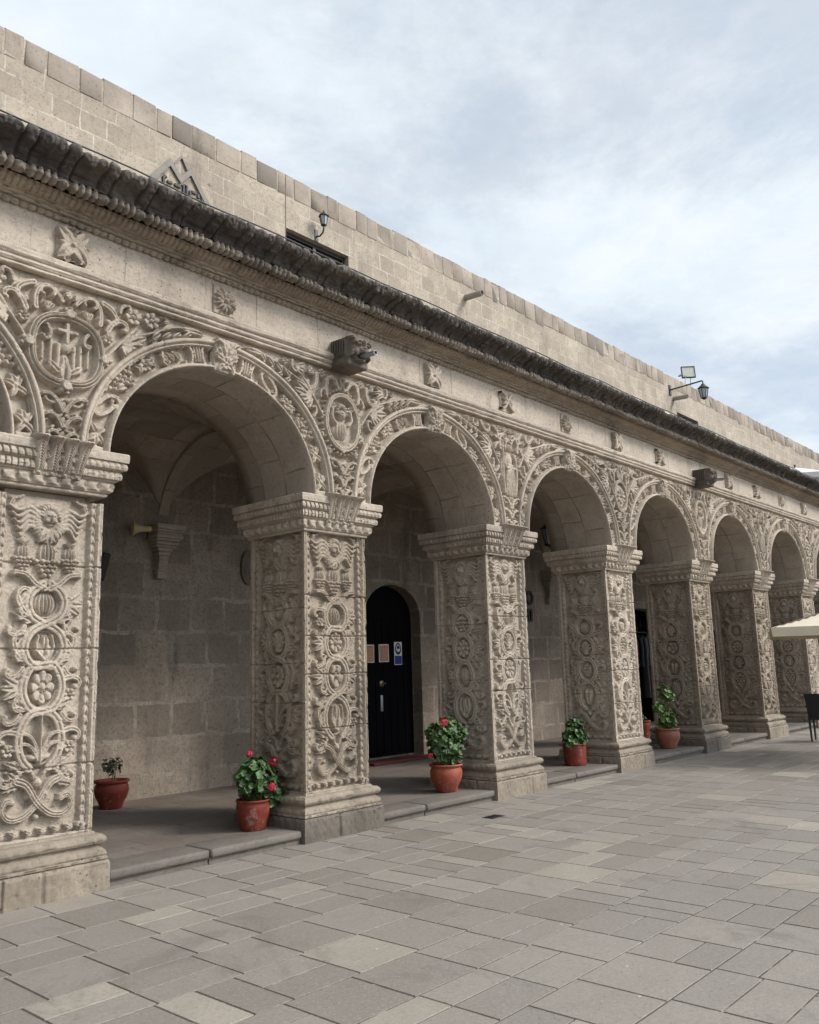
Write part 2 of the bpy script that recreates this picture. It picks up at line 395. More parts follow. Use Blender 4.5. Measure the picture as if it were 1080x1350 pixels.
    def leaf(s, x, y, ang, ln, wd, h, g=None, lobes=0):
        """pointed leaf from base (x,y)"""
        g = s.g if g is None else g; m = ln * 1.05
        W = s.win(x - m, x + m, y - m, y + m); dx = s.U[W] - x; dy = s.V[W] - y
        t = (dx * cos(ang) + dy * sin(ang)) / ln; b = -dx * sin(ang) + dy * cos(ang)
        wt = 1.18 * wd * np.clip(t, 0, 1) ** .55 * np.clip(1 - t, 0, 1) ** .75 * 1.75
        if lobes: wt = wt * (.78 + .22 * np.cos(t * lobes * 2 * pi))
        q = np.abs(b) / np.maximum(wt, 1e-4); k = (t > 0) & (t < 1) & (q < 1)
        p = sst((1 - q) / .26) * (1 - .42 * np.exp(-(b / (wd * .13)) ** 2)) * (.75 + .25 * np.sin(np.clip(t, 0, 1) * pi))
        if lobes: p = p * (1 - .16 * (.5 + .5 * np.cos((t - .6 * q) * lobes * 2 * pi)))
        Hh = s.H[W]; Hh[k] = np.maximum(Hh[k], g + h * p[k])
    def grapes(s, x, y, r, h, rows=5, g=None):
        k = r / (rows * .5)
        for j in range(rows):
            n = rows - j
            for i in range(n):
                s.dome(x + (i - (n - 1) / 2) * k * 1.05, y - j * k * .9, k * .56, k * .56, h * (.8 + .2 * ((i + j) % 2)), g=g)
    def curl(s, x, y, ang, ln, side, w, h, prof='band', k=1.0, tight=2.2, g=None):
        p = curl_path(x, y, ang, ln, side, k, tight=tight); s.stroke(p, w, h, prof, g, w * .72); e = p[-1]
        s.dome(e[0], e[1], w * 1.05, w * 1.05, h * 1.05, g=g); return p
    def erode(s, amp, seed=0, pits=60):
        r = np.random.RandomState(seed); H, Wd = s.H.shape
        for f, a in ((.25, .5), (.06, .3), (.02, .28)):
            nv = max(3, int((s.v[-1] - s.v[0]) / f) + 2); nu = max(3, int((s.u[-1] - s.u[0]) / f) + 2); G = r.rand(nv, nu) - .5
            y = np.linspace(0, nv - 1.001, H); x = np.linspace(0, nu - 1.001, Wd); yi = y.astype(int); xi = x.astype(int); fy = sst(y - yi)[:, None]; fx = sst(x - xi)[None]
            N = G[yi][:, xi] * (1 - fy) * (1 - fx) + G[yi + 1][:, xi] * fy * (1 - fx) + G[yi][:, xi + 1] * (1 - fy) * fx + G[yi + 1][:, xi + 1] * fy * fx
            s.H += amp * a * N * 2
        for _ in range(pits):
            s.dome(r.uniform(s.u[0], s.u[-1]), r.uniform(s.v[0], s.v[-1]), *(r.uniform(.006, .016, 2)), r.uniform(.003, .011), r.uniform(0, 3), cut=True)
    def smooth(s):
        P = np.pad(s.H, 1, mode='edge'); s.H = (P[1:-1, 1:-1] * 4 + P[:-2, 1:-1] + P[2:, 1:-1] + P[1:-1, :-2] + P[1:-1, 2:]) / 8
# ------------------------------------------------------------------ carved pillar panels
SH0, SH1 = 0.42, 3.0
PH = SH1 - SH0
def seraph(f, x, y, s, h):
    for sd in (-1, 1):                                                 # wings
        for k in range(5):
            a = .10 + .16 * k; r0 = .085 * s
            p = cr([(x + sd * r0, y + (.035 - .028 * k) * s), (x + sd * .15 * s, y + (.075 - .035 * k) * s), (x + sd * (.235 - .008 * k) * s, y + (.045 - .045 * k) * s), (x + sd * (.295 - .02 * k) * s, y + (.075 - .05 * k) * s)])
            f.stroke(p, .031 * s, h * (.85 - .04 * k), 'round', w1=.014 * s)
    for k in range(15):                                                # ruff
        a = -pi + pi * (k + .5) / 15
        f.dome(x + .085 * s * cos(a), y - .025 * s + .085 * s * sin(a), .062 * s, .021 * s, h * .8, rot=a)
    for k in range(11):                                                # hair
        a = pi * (k + .5) / 11
        f.dome(x + .07 * s * cos(a), y + .012 * s + .075 * s * sin(a), .034 * s, .018 * s, h * .95, rot=a)
    f.dome(x, y, .064 * s, .074 * s, h * 1.3)
    for sd in (-1, 1):
        f.dome(x + sd * .024 * s, y + .014 * s, .013 * s, .008 * s, h * .22, cut=True); f.dome(x + sd * .03 * s, y - .018 * s, .02 * s, .016 * s, h * .3, g=f.g + h * 1.0)
    f.stroke([(x, y + .018 * s), (x, y - .014 * s)], .009 * s, h * .4, g=f.g + h * 1.15); f.stroke([(x - .018 * s, y - .038 * s), (x + .018 * s, y - .038 * s)], .006 * s, h * .25, cut=True)
def medal(f, x, y, rx, ry, kind, h):
    if kind == 'melon': f.dome(x, y, rx * .8, ry * .85, h, ribs=6, ribd=.45)
    elif kind == 'shell':
        for k in range(7):
            a = radians(20 + 140 * k / 6); f.stroke([(x, y - ry * .6), (x + rx * .78 * cos(a), y - ry * .45 + ry * 1.15 * sin(a))], .012, h, w1=.022)
        f.dome(x, y - ry * .62, rx * .5, ry * .18, h * 1.1)
    elif kind == 'rose': f.rosette(x, y, rx * .86, 8, h, sq=ry / rx)
    elif kind == 'rose5': f.rosette(x, y, rx * .86, 5, h, ph=.3, sq=ry / rx)
    elif kind == 'tulip':
        f.dome(x, y - ry * .2, rx * .62, ry * .6, h, vein=.4)
        for sd in (-1, 1): f.stroke(cr([(x, y - ry * .7), (x + sd * rx * .55, y - ry * .1), (x + sd * rx * .45, y + ry * .65)]), .026, h * 1.05, w1=.012)
        f.leaf(x, y - ry * .2, pi / 2, ry * .95, rx * .3, h * 1.1)
    elif kind == 'palm':
        for sd in (-1, 1):
            for k in range(2): f.curl(x + sd * .012, y - ry * .7, pi / 2 - sd * (.1 + .25 * k), ry * (1.75 - .45 * k), -sd, .018, h, 'band', k=.6)
            f.dome(x + sd * rx * .4, y - ry * .62, rx * .38, ry * .14, h * .9, rot=sd * .3)
        f.stroke([(x, y - ry * .9), (x, y + ry * .95)], .012, h * 1.2)
    elif kind == 'grape': f.grapes(x, y + ry * .5, rx * 1.15, h, 5); f.leaf(x, y + ry * .4, pi / 2, ry * .5, rx * .4, h)
    elif kind == 'shield':
        f.dome(x, y, rx * .72, ry * .8, h * .8, prof='flat')
        for k in (-1, 0, 1): f.stroke([(x - rx * .4, y + k * ry * .36), (x + rx * .4, y + k * ry * .36)], .008, h * .35, cut=True)
    elif kind == 'heart':
        for sd in (-1, 1): f.dome(x + sd * rx * .3, y + ry * .2, rx * .42, ry * .42, h); 
        f.leaf(x, y + ry * .4, -pi / 2, ry * 1.2, rx * .55, h)
def free(f, x, y, r, ok):
    W = f.win(x - r, x + r, y - r, y + r)
    return f.H[W].size > 0 and ok[W].mean() > .9 and (f.H[W] > f.g + .006).mean() < .09
def filler(f, ok, seed, h, sizes=(.10, .078, .06, .048), tries=(700, 1200, 1800, 1500), xm=1.42, y0=0.0):
    r = np.random.RandomState(seed)
    for s_, n in zip(sizes, tries):
        for _ in range(n):
            x = r.uniform(0, xm); y = r.uniform(y0, f.v[-1])
            if not free(f, x, y, s_ * .82, ok): continue
            kind = r.randint(4) if s_ > .04 else r.randint(2) * 3
            a = r.uniform(0, 2 * pi); sd = r.choice([-1, 1])
            for mx in (1, -1):
                aa = a if mx > 0 else pi - a
                if kind in (0, 1): f.curl(mx * (x - s_ * .7 * cos(a)), y - s_ * .7 * sin(a), aa, s_ * 2.9, sd * mx, s_ * .31, h * r.uniform(.9, .95))
                elif kind == 2: f.rosette(mx * x, y, s_ * .85, 6, h * .9, ph=aa)
                else:
                    for k in (-.5, 0, .5): f.leaf(mx * (x - s_ * .8 * cos(a)), y - s_ * .8 * sin(a), aa + k, s_ * 1.7, s_ * .38, h * .9)
def panel_fill(f, seed, h):
    rings = np.zeros(f.U.shape, bool)
    ok = (np.abs(f.U) < .275) & (f.V > .10) & (f.V < PH - .05) & ((np.abs(f.U) > .135) | (f.V < .5) | (f.V > 2.0))
    filler(f, ok, seed + 3, h * .85, (.075, .06, .048), (500, 700, 600), .28, .45)
def carved_panel(seed, kinds, res, jz):
    r = np.random.RandomState(seed); f = HF(-HW, HW, 0, PH, res, -.068); h = .07
    au = np.abs(f.U)
    # frame: corner roll, groove, leaf chain
    ct = .042 + .004 * np.sin(f.V * 2.1 + seed)
    chain_v = (f.V / .075) % 1.0; off = (au - .362) / .027
    vee = np.abs(off) * .55; ph = (chain_v + vee) % 1.0
    ch = np.where(np.abs(off) < 1, -.046 + .030 * sst((1 - np.abs(off)) / .5) * (.45 + .55 * sst(ph / .3) * sst((1.02 - ph) / .6)) * (1 - .35 * np.exp(-(off / .16) ** 2)), -.068)
    f.H = np.maximum(f.H, ch)
    f.H = np.where(au > HW - ct, 0.0, f.H); f.H = np.where((au > HW - ct - .012) & (au <= HW - ct), np.maximum(f.H, -.035), f.H)
    f.H = np.where(np.abs(au - (HW - .020)) < .004, -.008, f.H)
    top = PH
    # header curls and the winged face
    for sd in (-1, 1):
        f.curl(sd * .30, top - .03, pi if sd > 0 else 0, .2, -sd, .014, h * .7); f.leaf(sd * .31, top - .10, pi / 2 + sd * .4, .09, .025, h * .7)
    seraph(f, 0, top - .165 + r.uniform(-.01, .01), 1.1 + r.uniform(-.04, .04), h)
    for a in (-2.2, -1.57, -.94): f.leaf(0, top - .255, a, .13, .045, h * .8)
    # fruit clusters
    fy = top - .44
    for x, s in ((-.185, .92), (0, 1.22), (.185, .92)):
        f.dome(x, fy - .005, .062 * s, .075 * s, h * .85, ribs=5, ribd=.5); f.grapes(x, fy - .055 * s, .084 * s, h * .95, 5)
        for sd in (-1, 1): f.leaf(x, fy + .06 * s, pi / 2 + sd * .9, .06, .02, h * .7)
    # horns above the vine
    vy = top - .70
    for sd in (-1, 1):
        p = cr([(sd * .02, vy - .02), (sd * .09, vy + .015), (sd * .17, vy + .085), (sd * .255, vy + .10)])
        f.stroke(p, .028, h, 'band', w1=.02); f.dome(sd * .262, vy + .085, .022, .022, h)
        for k in range(3):
            f.leaf(sd * (.10 + .03 * k), vy + .0 - .02 * k, (-.9 - .25 * k) if sd > 0 else pi + .9 + .25 * k, .13, .032, h * .75)
    # interlaced vine
    cs = [.845, 1.15, 1.485, 1.875]; rx = [.098, .105, .108, .118]; ry = [.125, .135, .150, .185]
    rx = [v * r.uniform(.98, 1.2) for v in rx]; ry = [v * r.uniform(.92, 1.08) for v in ry]
    jit = r.uniform(-.022, .022, 4) + (0 if seed == 11 else r.uniform(-.05, .05))
    ks = [(top - c + j) for c, j in zip(cs, jit)]
    cross = [vy - .01] + [(ks[i] - ry[i] + ks[i + 1] + ry[i + 1]) / 2 for i in range(3)] + [ks[3] - ry[3] - .035]
    for st in (-1, 1):
        pts = [(st * .03, cross[0] + .03)]; sg = st
        for i in range(4):
            a, b = cross[i], cross[i + 1]; A = rx[i] + .035
            for g_ in (62, 38, 12, -12, -38, -62): pts.append((sg * A * cos(radians(g_)), ks[i] + (ry[i] + .028) * sin(radians(g_))))
            pts.append((0, b)); sg = -sg
        f.stroke(cr(pts[:-1], 14), .037, h * (1.0 if st > 0 else .93), 'band')
    for i in range(4):
        medal(f, 0, ks[i], rx[i], ry[i], kinds[i], h)
        f.stroke([(rx[i] * 0.96 * cos(a), ks[i] + ry[i] * .93 * sin(a)) for a in np.linspace(0, 2 * pi, 50)], .008, h * .5)
    for i in range(5):                                               # leaves and buds at the crossings
        y = cross[i]
        for sd in (-1, 1):
            if i: f.leaf(sd * .07, y + .01, pi / 2 - sd * 1.15, .20, .062, h * .9, lobes=3)
            if i < 4: f.leaf(sd * .085, y - .035, -pi / 2 + sd * 1.0, .17, .055, h * .85, lobes=3)
            if 0 < i < 5: f.curl(sd * .16, y - .02, -pi / 2 + sd * .5, .19, sd, .022, h * .88)
    for i in range(4):
        for sd in (-1, 1):
            x = sd * (rx[i] + .055)
            k = r.randint(3)
            if k == 0: f.curl(x, ks[i] - .07, pi / 2 - sd * .8, .28, sd, .027, h * .9); f.curl(x, ks[i] + .05, -pi / 2 + sd * .7, .22, -sd, .024, h * .85)
            elif k == 1:
                for a in (-.6, 0, .6): f.leaf(x, ks[i], (0 if sd > 0 else pi) + a, .145, .044, h * .9)
                f.curl(x, ks[i] - .05, -pi / 2 + sd * .8, .18, -sd, .022, h * .85)
            else: f.curl(x, ks[i] + .06, pi / 2 - sd * 1.2, .20, -sd, .026, h * .9); f.rosette(x + sd * .05, ks[i] - .06, .052, 6, h * .9)
    # crossed horns at the foot
    yb = .34
    for sd in (-1, 1):
        p = cr([(-sd * .16, yb + .10), (-sd * .085, yb + .06), (0, yb - .07), (sd * .10, yb - .155), (sd * .20, yb - .165), (sd * .255, yb - .10), (sd * .225, yb - .035), (sd * .175, yb - .055)])
        f.stroke(p, .034, h * (1 if sd > 0 else .9), 'tri', w1=.02); f.dome(sd * .185, yb - .05, .03, .03, h)
        for a in (.25, .75, -.3): f.leaf(-sd * .13, yb + .075, (pi - a if sd > 0 else a), .15, .042, h * .9, lobes=3)
        f.dome(sd * .055, yb - .0, .028, .05, h * .9, rot=sd * .5)
        f.curl(sd * .03, yb + .11, pi / 2 - sd * .3, .2, -sd, .016, h * .85)
    f.dome(0, yb + .075, .042, .045, h); f.dome(0, yb - .17, .026, .024, h * .9)
    # leaf garland along the foot
    for k in range(14):
        x = -.335 + .67 * k / 13; f.leaf(x, .05, .35 if k % 2 else 2.6, .075, .02, h * .75)
    for sd in (-1, 1):
        for k in range(3): f.curl(sd * (.345 + .025 * k), .015, pi / 2 - sd * .2, .12, sd * (1 if k % 2 else -1), .013, h * .9)
    f.H = np.where((f.H <= -.0679) & (f.V < .022), -.018, f.H)
    f.H[np.abs(f.V - .028) < .004] -= .01
    f.erode(.0065, seed, 160); f.H += .0045 * (r.rand(*f.H.shape) - .5)
    for z in jz:                                                     # bed joints
        z = z + .004 * np.sin(f.U * 9 + seed); d = np.abs(f.V - z); f.H -= .022 * np.exp(-(d / .0058) ** 2)
    for _ in range(int(26)):                                         # chipped arrises
        sd = r.choice([-1, 1]); f.dome(sd * HW, r.uniform(0, PH), r.uniform(.008, .02), r.uniform(.01, .05), r.uniform(.004, .012), cut=True)
    f.H = np.where(au > HW - 1e-6, np.minimum(f.H, -.002), f.H)
    V = np.stack([f.U, -(HW + f.H), SH0 + f.V], -1).reshape(-1, 3)
    return mesh_np('carved_panel', V, gridq(*f.U.shape), M['carved'])
KINDS = ['melon', 'tulip', 'rose', 'palm', 'shell', 'heart', 'grape', 'rose5', 'shield']
PANELS = [carved_panel(11, ['melon', 'tulip', 'rose', 'palm'], .0050, (.52, 1.40, 2.05)),
          carved_panel(23, ['melon', 'rose', 'rose5', 'tulip'], .0055, (.61, 1.14, 1.52, 1.93)),
          carved_panel(37, ['melon', 'shell', 'rose', 'palm'], .0060, (.86, 1.25, 1.80)),
          carved_panel(41, ['heart', 'grape', 'rose', 'palm'], .0062, (.55, 1.05, 1.62, 2.1)),
          carved_panel(59, ['melon', 'shell', 'shield', 'heart'], .0066, (.7, 1.3, 1.9)),
          carved_panel(67, ['grape', 'rose', 'melon', 'tulip'], .0066, (.45, 1.0, 1.7)),
          carved_panel(73, ['shell', 'rose5', 'heart', 'melon'], .0066, (.8, 1.5)),
          carved_panel(83, ['melon', 'rose', 'shell', 'grape'], .0066, (.35, 1.2, 1.65, 2.2))]

# ------------------------------------------------------------------ mitred rings: capital, base, plinth
def resample(prof, res):
    p = np.array(prof, float); d = np.r_[0, np.cumsum(np.hypot(*np.diff(p, axis=0).T))]; n = max(len(p), int(d[-1] / res) + 1)
    t = np.unique(np.r_[np.linspace(0, d[-1], n), d]); return np.interp(t, d, p[:, 0]), np.interp(t, d, p[:, 1]), t
def ring(name, hw, prof, res, mat, pat=None, cap=True, erode=.004, seed=1):
    o, z, t = resample(prof, res); n = int(2 * (hw + o.max()) / res) + 1; sN = np.linspace(-1, 1, n)
    r = np.random.RandomState(seed); Vs = []; Qs = []; base = 0
    for side in range(4):
        e = HF(-1, 1, 0, 1, .1); 
        SS, OO = np.meshgrid(sN, o); ZZ = np.repeat(z[:, None], n, 1); TT = np.repeat(t[:, None], n, 1)
        m = SS * (hw + OO); dh = pat(m, ZZ, TT, hw + OO) if pat else 0 * SS
        G = r.rand(8, 40) - .5; yi = np.linspace(0, 6.99, len(o)); xi = np.linspace(0, 38.99, n); a = yi.astype(int); b = xi.astype(int)
        fy = sst(yi - a)[:, None]; fx = sst(xi - b)[None]
        N = G[a][:, b] * (1 - fy) * (1 - fx) + G[a + 1][:, b] * fy * (1 - fx) + G[a][:, b + 1] * (1 - fy) * fx + G[a + 1][:, b + 1] * fy * fx
        N *= sst((1 - np.abs(SS)) * 8); dh = dh + N * erode * 2
        W = hw + OO + dh; X = SS * W; Y = -W
        ang = side * pi / 2; c, s_ = round(cos(ang)), round(sin(ang))
        Vs.append(np.stack([X * c - Y * s_, X * s_ + Y * c, ZZ], -1).reshape(-1, 3)); Qs.append(gridq(len(o), n) + base); base += len(o) * n
    V = np.vstack(Vs); Q = np.vstack(Qs)
    if cap:
        for (oo, zz, fl) in ((o[-1], z[-1], 0), (o[0], z[0], 1)):
            w = hw + oo; k = len(V); V = np.vstack([V, [(-w, -w, zz), (w, -w, zz), (w, w, zz), (-w, w, zz)]])
            Q = np.vstack([Q, [[k, k + 1, k + 2, k + 3][::-1 if fl else 1]]])
    return mesh_np(name, V, Q, mat)
def cap_pat(m, z, t, w):
    z = z - 3.0
    dh = np.zeros_like(m); ed = np.minimum(1, (w - np.abs(m)) / .02)
    k = (z > .03) & (z < .118); v = (z - .03) / .088                  # running scroll
    ph = m / .115 * 2 * pi
    wave = .5 + .5 * np.cos(ph + 2.2 * np.sin(v * 3)); dh = np.where(k, .026 * np.sin(np.clip(v, 0, 1) * pi) * (wave ** .6 - .6) , dh)
    eye = np.exp(-(((m / .115 + .25) % 1 - .5) ** 2 / .02 + (v - .5) ** 2 / .06)); dh = np.where(k, dh - .016 * eye, dh)
    k = (z > .135) & (z < .198); b = ((m / .047) % 1); dh = np.where(k, dh - .022 * (1 - sst((.5 - np.abs(b - .5)) / .16)) , dh)   # egg row
    k = (z > .216) & (z < .272); b = ((m / .058) % 1 + (z - .24) * 4) % 1; dh = np.where(k, dh - .020 * (1 - sst((.5 - np.abs(b - .5)) / .2)), dh)
    return dh * ed
CAP = ring('capital', HW, [(-.03, 3.0), (.012, 3.0), (.02, 3.012), (.012, 3.026), (.03, 3.03), (.052, 3.05), (.06, 3.09), (.05, 3.118), (.066, 3.122), (.07, 3.132), (.098, 3.14), (.104, 3.165), (.098, 3.195), (.084, 3.205), (.105, 3.212), (.128, 3.222), (.135, 3.245), (.128, 3.27), (.118, 3.278), (.14, 3.285), (.143, 3.31), (.143, 3.352), (.137, 3.36)], .0075, M['carved'], cap_pat, seed=3)
BASE = ring('base_moulding', HW, [(-.03, .43), (.012, .43), (.02, .415), (.055, .408), (.078, .388), (.082, .365), (.07, .342), (.045, .332), (.04, .318), (.058, .306), (.078, .288), (.085, .262), (.078, .246), (.088, .242), (.088, .226), (.07, .215)][::-1], .012, M['plinth'], erode=.005, seed=5)
def plinth(mat, seed, joints, z0=-.05):
    r = np.random.RandomState(seed)
    def pat(m, z, t, w):
        d = np.zeros_like(m)
        for j in joints: d -= .026 * np.exp(-((m - j) / .010) ** 2)
        return d
    return ring('plinth', HW, [(.104, z0), (.105, .0), (.104, .1), (.103, .195), (.094, .216), (.06, .218)], .011, mat, pat, erode=.005, seed=seed)
PL_A = plinth(M['plinth'], 4, (-.28, .02)); PL_D = plinth(M['plinth_dark'], 9, (-.08,)); PL_B = plinth(M['plinth'], 14, (.22,))
def bracket_mesh():
    """acanthus console in the middle of the capital: curling upright leaves"""
    w = .25; n = 150; m = 110; u = np.linspace(-1, 1, n); v = np.linspace(0, 1, m); U, V = np.meshgrid(u, v)
    half = .205 + (w - .205) * V ** 1.2                               # widens upward
    o = .05 + .115 * V ** 1.5 + .03 * np.sin(V * pi) * 0
    nl = 4; a = (U + 1) / 2 * nl; fr = a % 1 - .5
    ridge = .055 * (1 - (2 * fr) ** 2) ** .5 * (.4 + .6 * sst(V * 4))
    vein = .007 * (.5 + .5 * np.cos((V * 15 + np.abs(fr) * 5) * 2 * pi)) * sst((.5 - np.abs(fr)) * 5)
    mid = -.012 * np.exp(-(fr / .07) ** 2)
    tip = .055 * np.exp(-((V - .90) / .06) ** 2) * np.clip(1 - (2.3 * fr) ** 2, 0, 1)
    hook = -.06 * sst((V - .955) / .045)
    beads = .016 * np.exp(-((V - .04) / .035) ** 2) * (.5 + .5 * np.cos(a * 2 * 2 * pi))
    edge = sst((1 - np.abs(U)) / .07)
    out = (o + ridge + (vein + mid) * (V > .1) + tip + hook + beads) * (.15 + .85 * edge)
    Vt = np.stack([U * half, -(HW + out), 3.10 + V * .30 - .03 * sst((V - .9) / .1) * 0], -1).reshape(-1, 3)
    return mesh_np('leaf_bracket', Vt, gridq(m, n), M['carved'])
BRK = bracket_mesh()
core_b = MB(); core_b.box(-HW + .11, HW - .11, -HW + .11, HW - .11, .2, 3.05)
CORE = core_b.mesh('pillar', M['carved'])

arcade = tag(empty('carved_arcade', (0, 0, 0)), 'long pale stone arcade of round arches on square pillars covered in carved vines', 'arcade')
XL, XR = PX(I0) - .55, PX(I1) + .55
for i in range(I0, I1 + 1):
    p = link('pillar', CORE, arcade, (PX(i), AY, 0))
    a = {-1: 0, 0: 1, 1: 2, 2: 3, 3: 4}.get(i, i % 8)
    c0 = len(p.children); link('carved_panel', PANELS[a], p)
    link('carved_panel', PANELS[{0: 2, 1: 5, 2: 4, 3: 6, 4: 7}.get(i, (i + 2) % 8)], p, rz=-pi / 2)
    link('carved_panel', PANELS[(i + 3) % 8], p, rz=pi / 2)
    up = .055 if i == -1 else 0
    link('capital', CAP, p, (0, 0, up))
    link('leaf_bracket', BRK, p, (0, 0, up))
    link('base_moulding', BASE, p)
    link('plinth', {-1: PL_A, 0: PL_D, 3: PL_D}.get(i, PL_B), p)
    if i in (0, 3, 4, 6):
        for ch in p.children:
            if ch.name.startswith('carved_panel'): ch.material_slots[0].link = 'OBJECT'; ch.material_slots[0].material = M['carved_brown']
def lift(x, z):
    """the near pillar's springing stands a little higher than the rest"""
    return .055 * np.clip(1 - np.abs(x - PX(-1)) / 1.5, 0, 1) * np.clip(1 - (z - ZS) / 1.35, 0, 1)

# ------------------------------------------------------------------ spandrels
def arch_out(f, x0, gap=0.0):
    return ((f.U - x0) / (EA + RW - .012 + gap)) ** 2 + ((f.V) / (EB + RW - .012 + gap)) ** 2
def spandrel(seed, kind, res):
    f = HF(-SP / 2, SP / 2, 0, ZA - ZS + .02, res, 0.0); h = .082
    f.H[:] = f.g = -.024; q = np.minimum(arch_out(f, -SP / 2), arch_out(f, SP / 2)); q2 = np.minimum(arch_out(f, -SP / 2, .03), arch_out(f, SP / 2, .03))
    ok = (q2 > 1) & (f.V < ZA - ZS - .035)
    keep = q > .90
    # stem of scrolls rising from the capital
    for y, w in ((.05, .055), (.17, .075), (.30, .10)):
        for sd in (-1, 1):
            f.curl(sd * .012, y - .03, pi / 2 - sd * .35, w * 3.4, -sd, .02, h); f.curl(sd * .02, y + .07, -pi / 2 + sd * .9, w * 2.0, sd, .016, h * .8)
        f.dome(0, y + .02, .022, .045, h * 1.05, ribs=3)
    my = .83
    if kind == 'cartouche':
        my = .80; rx, ry = .30, .30
        for k, (e, w, hh) in enumerate(((1.0, .036, h), (1.0, .012, h * 1.25))):
            f.stroke([(rx * e * (1 - .03 * cos(4 * a)) * cos(a), my + ry * e * (1 - .03 * cos(4 * a)) * sin(a)) for a in np.linspace(0, 2 * pi, 90)], w, hh, 'tri' if k == 0 else 'round')
        f.stroke([(0, my + .07), (0, my + .225)], .022, h * .85, 'flat'); f.stroke([(-.075, my + .165), (.075, my + .165)], .02, h * .85, 'flat')
        f.dome(0, my + .03, .05, .06, h * .8); f.leaf(0, my - .27, pi / 2, .2, .07, h * .8)
        for sd in (-1, 1):
            f.stroke([(sd * .065, my - .13), (sd * .065, my + .04)], .026, h * .7); f.stroke([(sd * .125, my - .16), (sd * .125, my + .07)], .02, h * .6); f.stroke([(sd * .19, my - .10), (sd * .19, my + .09)], .016, h * .55)
            f.dome(sd * .19, my + .1, .024, .02, h * .6); f.leaf(sd * .03, my - .2, pi / 2 - sd * .9, .16, .04, h * .7)
        f.dome(0, my - .10, .045, .08, h * .75, ribs=4)
        for a in (pi / 2, -pi / 2, 0, pi): f.dome(rx * 1.05 * cos(a), my + ry * 1.05 * sin(a), .05, .05, h * 1.3, prof='flat'); f.rosette(rx * 1.1 * cos(a), my + ry * 1.1 * sin(a), .06, 5, h * 1.2)
        R = .36
    elif kind == 'bust':
        rx, ry = .235, .30
        f.stroke([(rx * cos(a), my + ry * sin(a)) for a in np.linspace(0, 2 * pi, 80)], .03, h, 'band')
        for k in range(34):
            a = 2 * pi * k / 34; f.dome((rx + .055) * cos(a), my + (ry + .055) * sin(a), .024, .018, h * .9, rot=a)
        f.dome(0, my + .08, .055, .068, h * 1.15); f.dome(0, my - .08, .11, .11, h * .85, ribs=6)
        for k in range(9): a = pi * k / 8; f.dome(.07 * cos(a), my + .1 + .085 * sin(a), .034, .02, h * .9, rot=a)
        for sd in (-1, 1): f.stroke(cr([(sd * .09, my - .02), (sd * .14, my + .04), (sd * .13, my + .14)]), .026, h * .85); f.rosette(sd * .13, my + .16, .045, 5, h * .8); f.dome(sd * .02, my + .09, .011, .008, h * .3, cut=True)
        for k in range(9): f.stroke([(0, my - .34), ((k - 4) * .032, my - .22)], .012, h * .95, w1=.019)
        R = .31
    elif kind == 'saint':
        for k in range(7): f.stroke(cr([((k - 3) * .016, my + .02), ((k - 3) * .026, my - .15), ((k - 3) * .036, my - .40)]), .021, h * 1.15)
        f.dome(0, my + .08, .09, .12, h * 1.1); f.dome(0, my + .25, .05, .062, h * 1.35)
        f.stroke([(.075 * cos(a), my + .26 + .085 * sin(a)) for a in np.linspace(-.4, pi + .4, 30)], .02, h * .9)
        f.dome(0, my + .36, .05, .04, h)
        for sd in (-1, 1):
            f.stroke(cr([(sd * .07, my + .16), (sd * .125, my + .06), (sd * .10, my - .02), (sd * .03, my - .03)]), .032, h * 1.25); f.dome(sd * .02, my + .258, .01, .007, h * .35, cut=True)
            f.stroke(cr([(sd * .14, my + .17), (sd * .17, my), (sd * .16, my - .2), (sd * .13, my - .36)]), .024, h * .9, 'band')
        f.stroke([(-.16, my + .34), (-.16, my - .38)], .014, h * 1.2); f.stroke([(-.2, my + .25), (-.12, my + .25)], .013, h * 1.2)
        f.dome(0, my - .44, .11, .05, h * 1.1, ribs=6); R = .26
    else:
        f.dome(0, my, .17, .22, h * .7, prof='flat'); f.stroke([(.19 * cos(a), my + .24 * sin(a)) for a in np.linspace(0, 2 * pi, 60)], .028, h, 'band')
        f.rosette(0, my, .13, 8 if kind == 'rose' else 6, h * 1.15)
        for sd in (-1, 1): f.leaf(0, my + .24, pi / 2 - sd * .7, .16, .05, h)
        f.leaf(0, my + .24, pi / 2, .16, .05, h); R = .25
    # sprays running out under the architrave
    for sd in (-1, 1):
        x0 = sd * (R + .06); y0 = my + .16
        f.stroke(cr([(sd * R * .9, my + .02), (x0 + sd * .10, y0 + .10), (x0 + sd * .30, y0 + .20), (sd * 1.0, ZA - ZS - .10), (sd * 1.2, ZA - ZS - .075)]), .022, h * .9, 'round', w1=.012)
        for k in range(6):
            t = .1 + .11 * k; a0 = 0 if sd > 0 else pi
            f.leaf(x0 + sd * .06, y0 + .03, a0 + sd * (.9 - .38 * k), .30 - .02 * abs(k - 2), .05, h * 1.0)
        for k in range(4):
            xx = sd * (R + .40 + .105 * k); yy = y0 + .17 + .03 * k
            f.leaf(xx, yy, (0 if sd > 0 else pi) + sd * .75, .13, .035, h * .9); f.leaf(xx, yy, (0 if sd > 0 else pi) - sd * .6, .12, .035, h * .9)
        f.leaf(sd * 1.06, ZA - ZS - .085, 0 if sd > 0 else pi, .25, .04, h * .9)
        f.curl(sd * R * .75, my + R * .85, pi / 2 - sd * .2, .36, sd, .026, h); f.curl(sd * R * .95, my - R * .55, -pi / 2 + sd * .35, .30, sd, .022, h)
        f.curl(sd * .06, my + R + .06, pi / 2 - sd * .5, .28, -sd, .022, h)
    filler(f, ok, seed, h)
    f.H = np.where(ok | (f.H <= 0), f.H, np.minimum(f.H, .02))
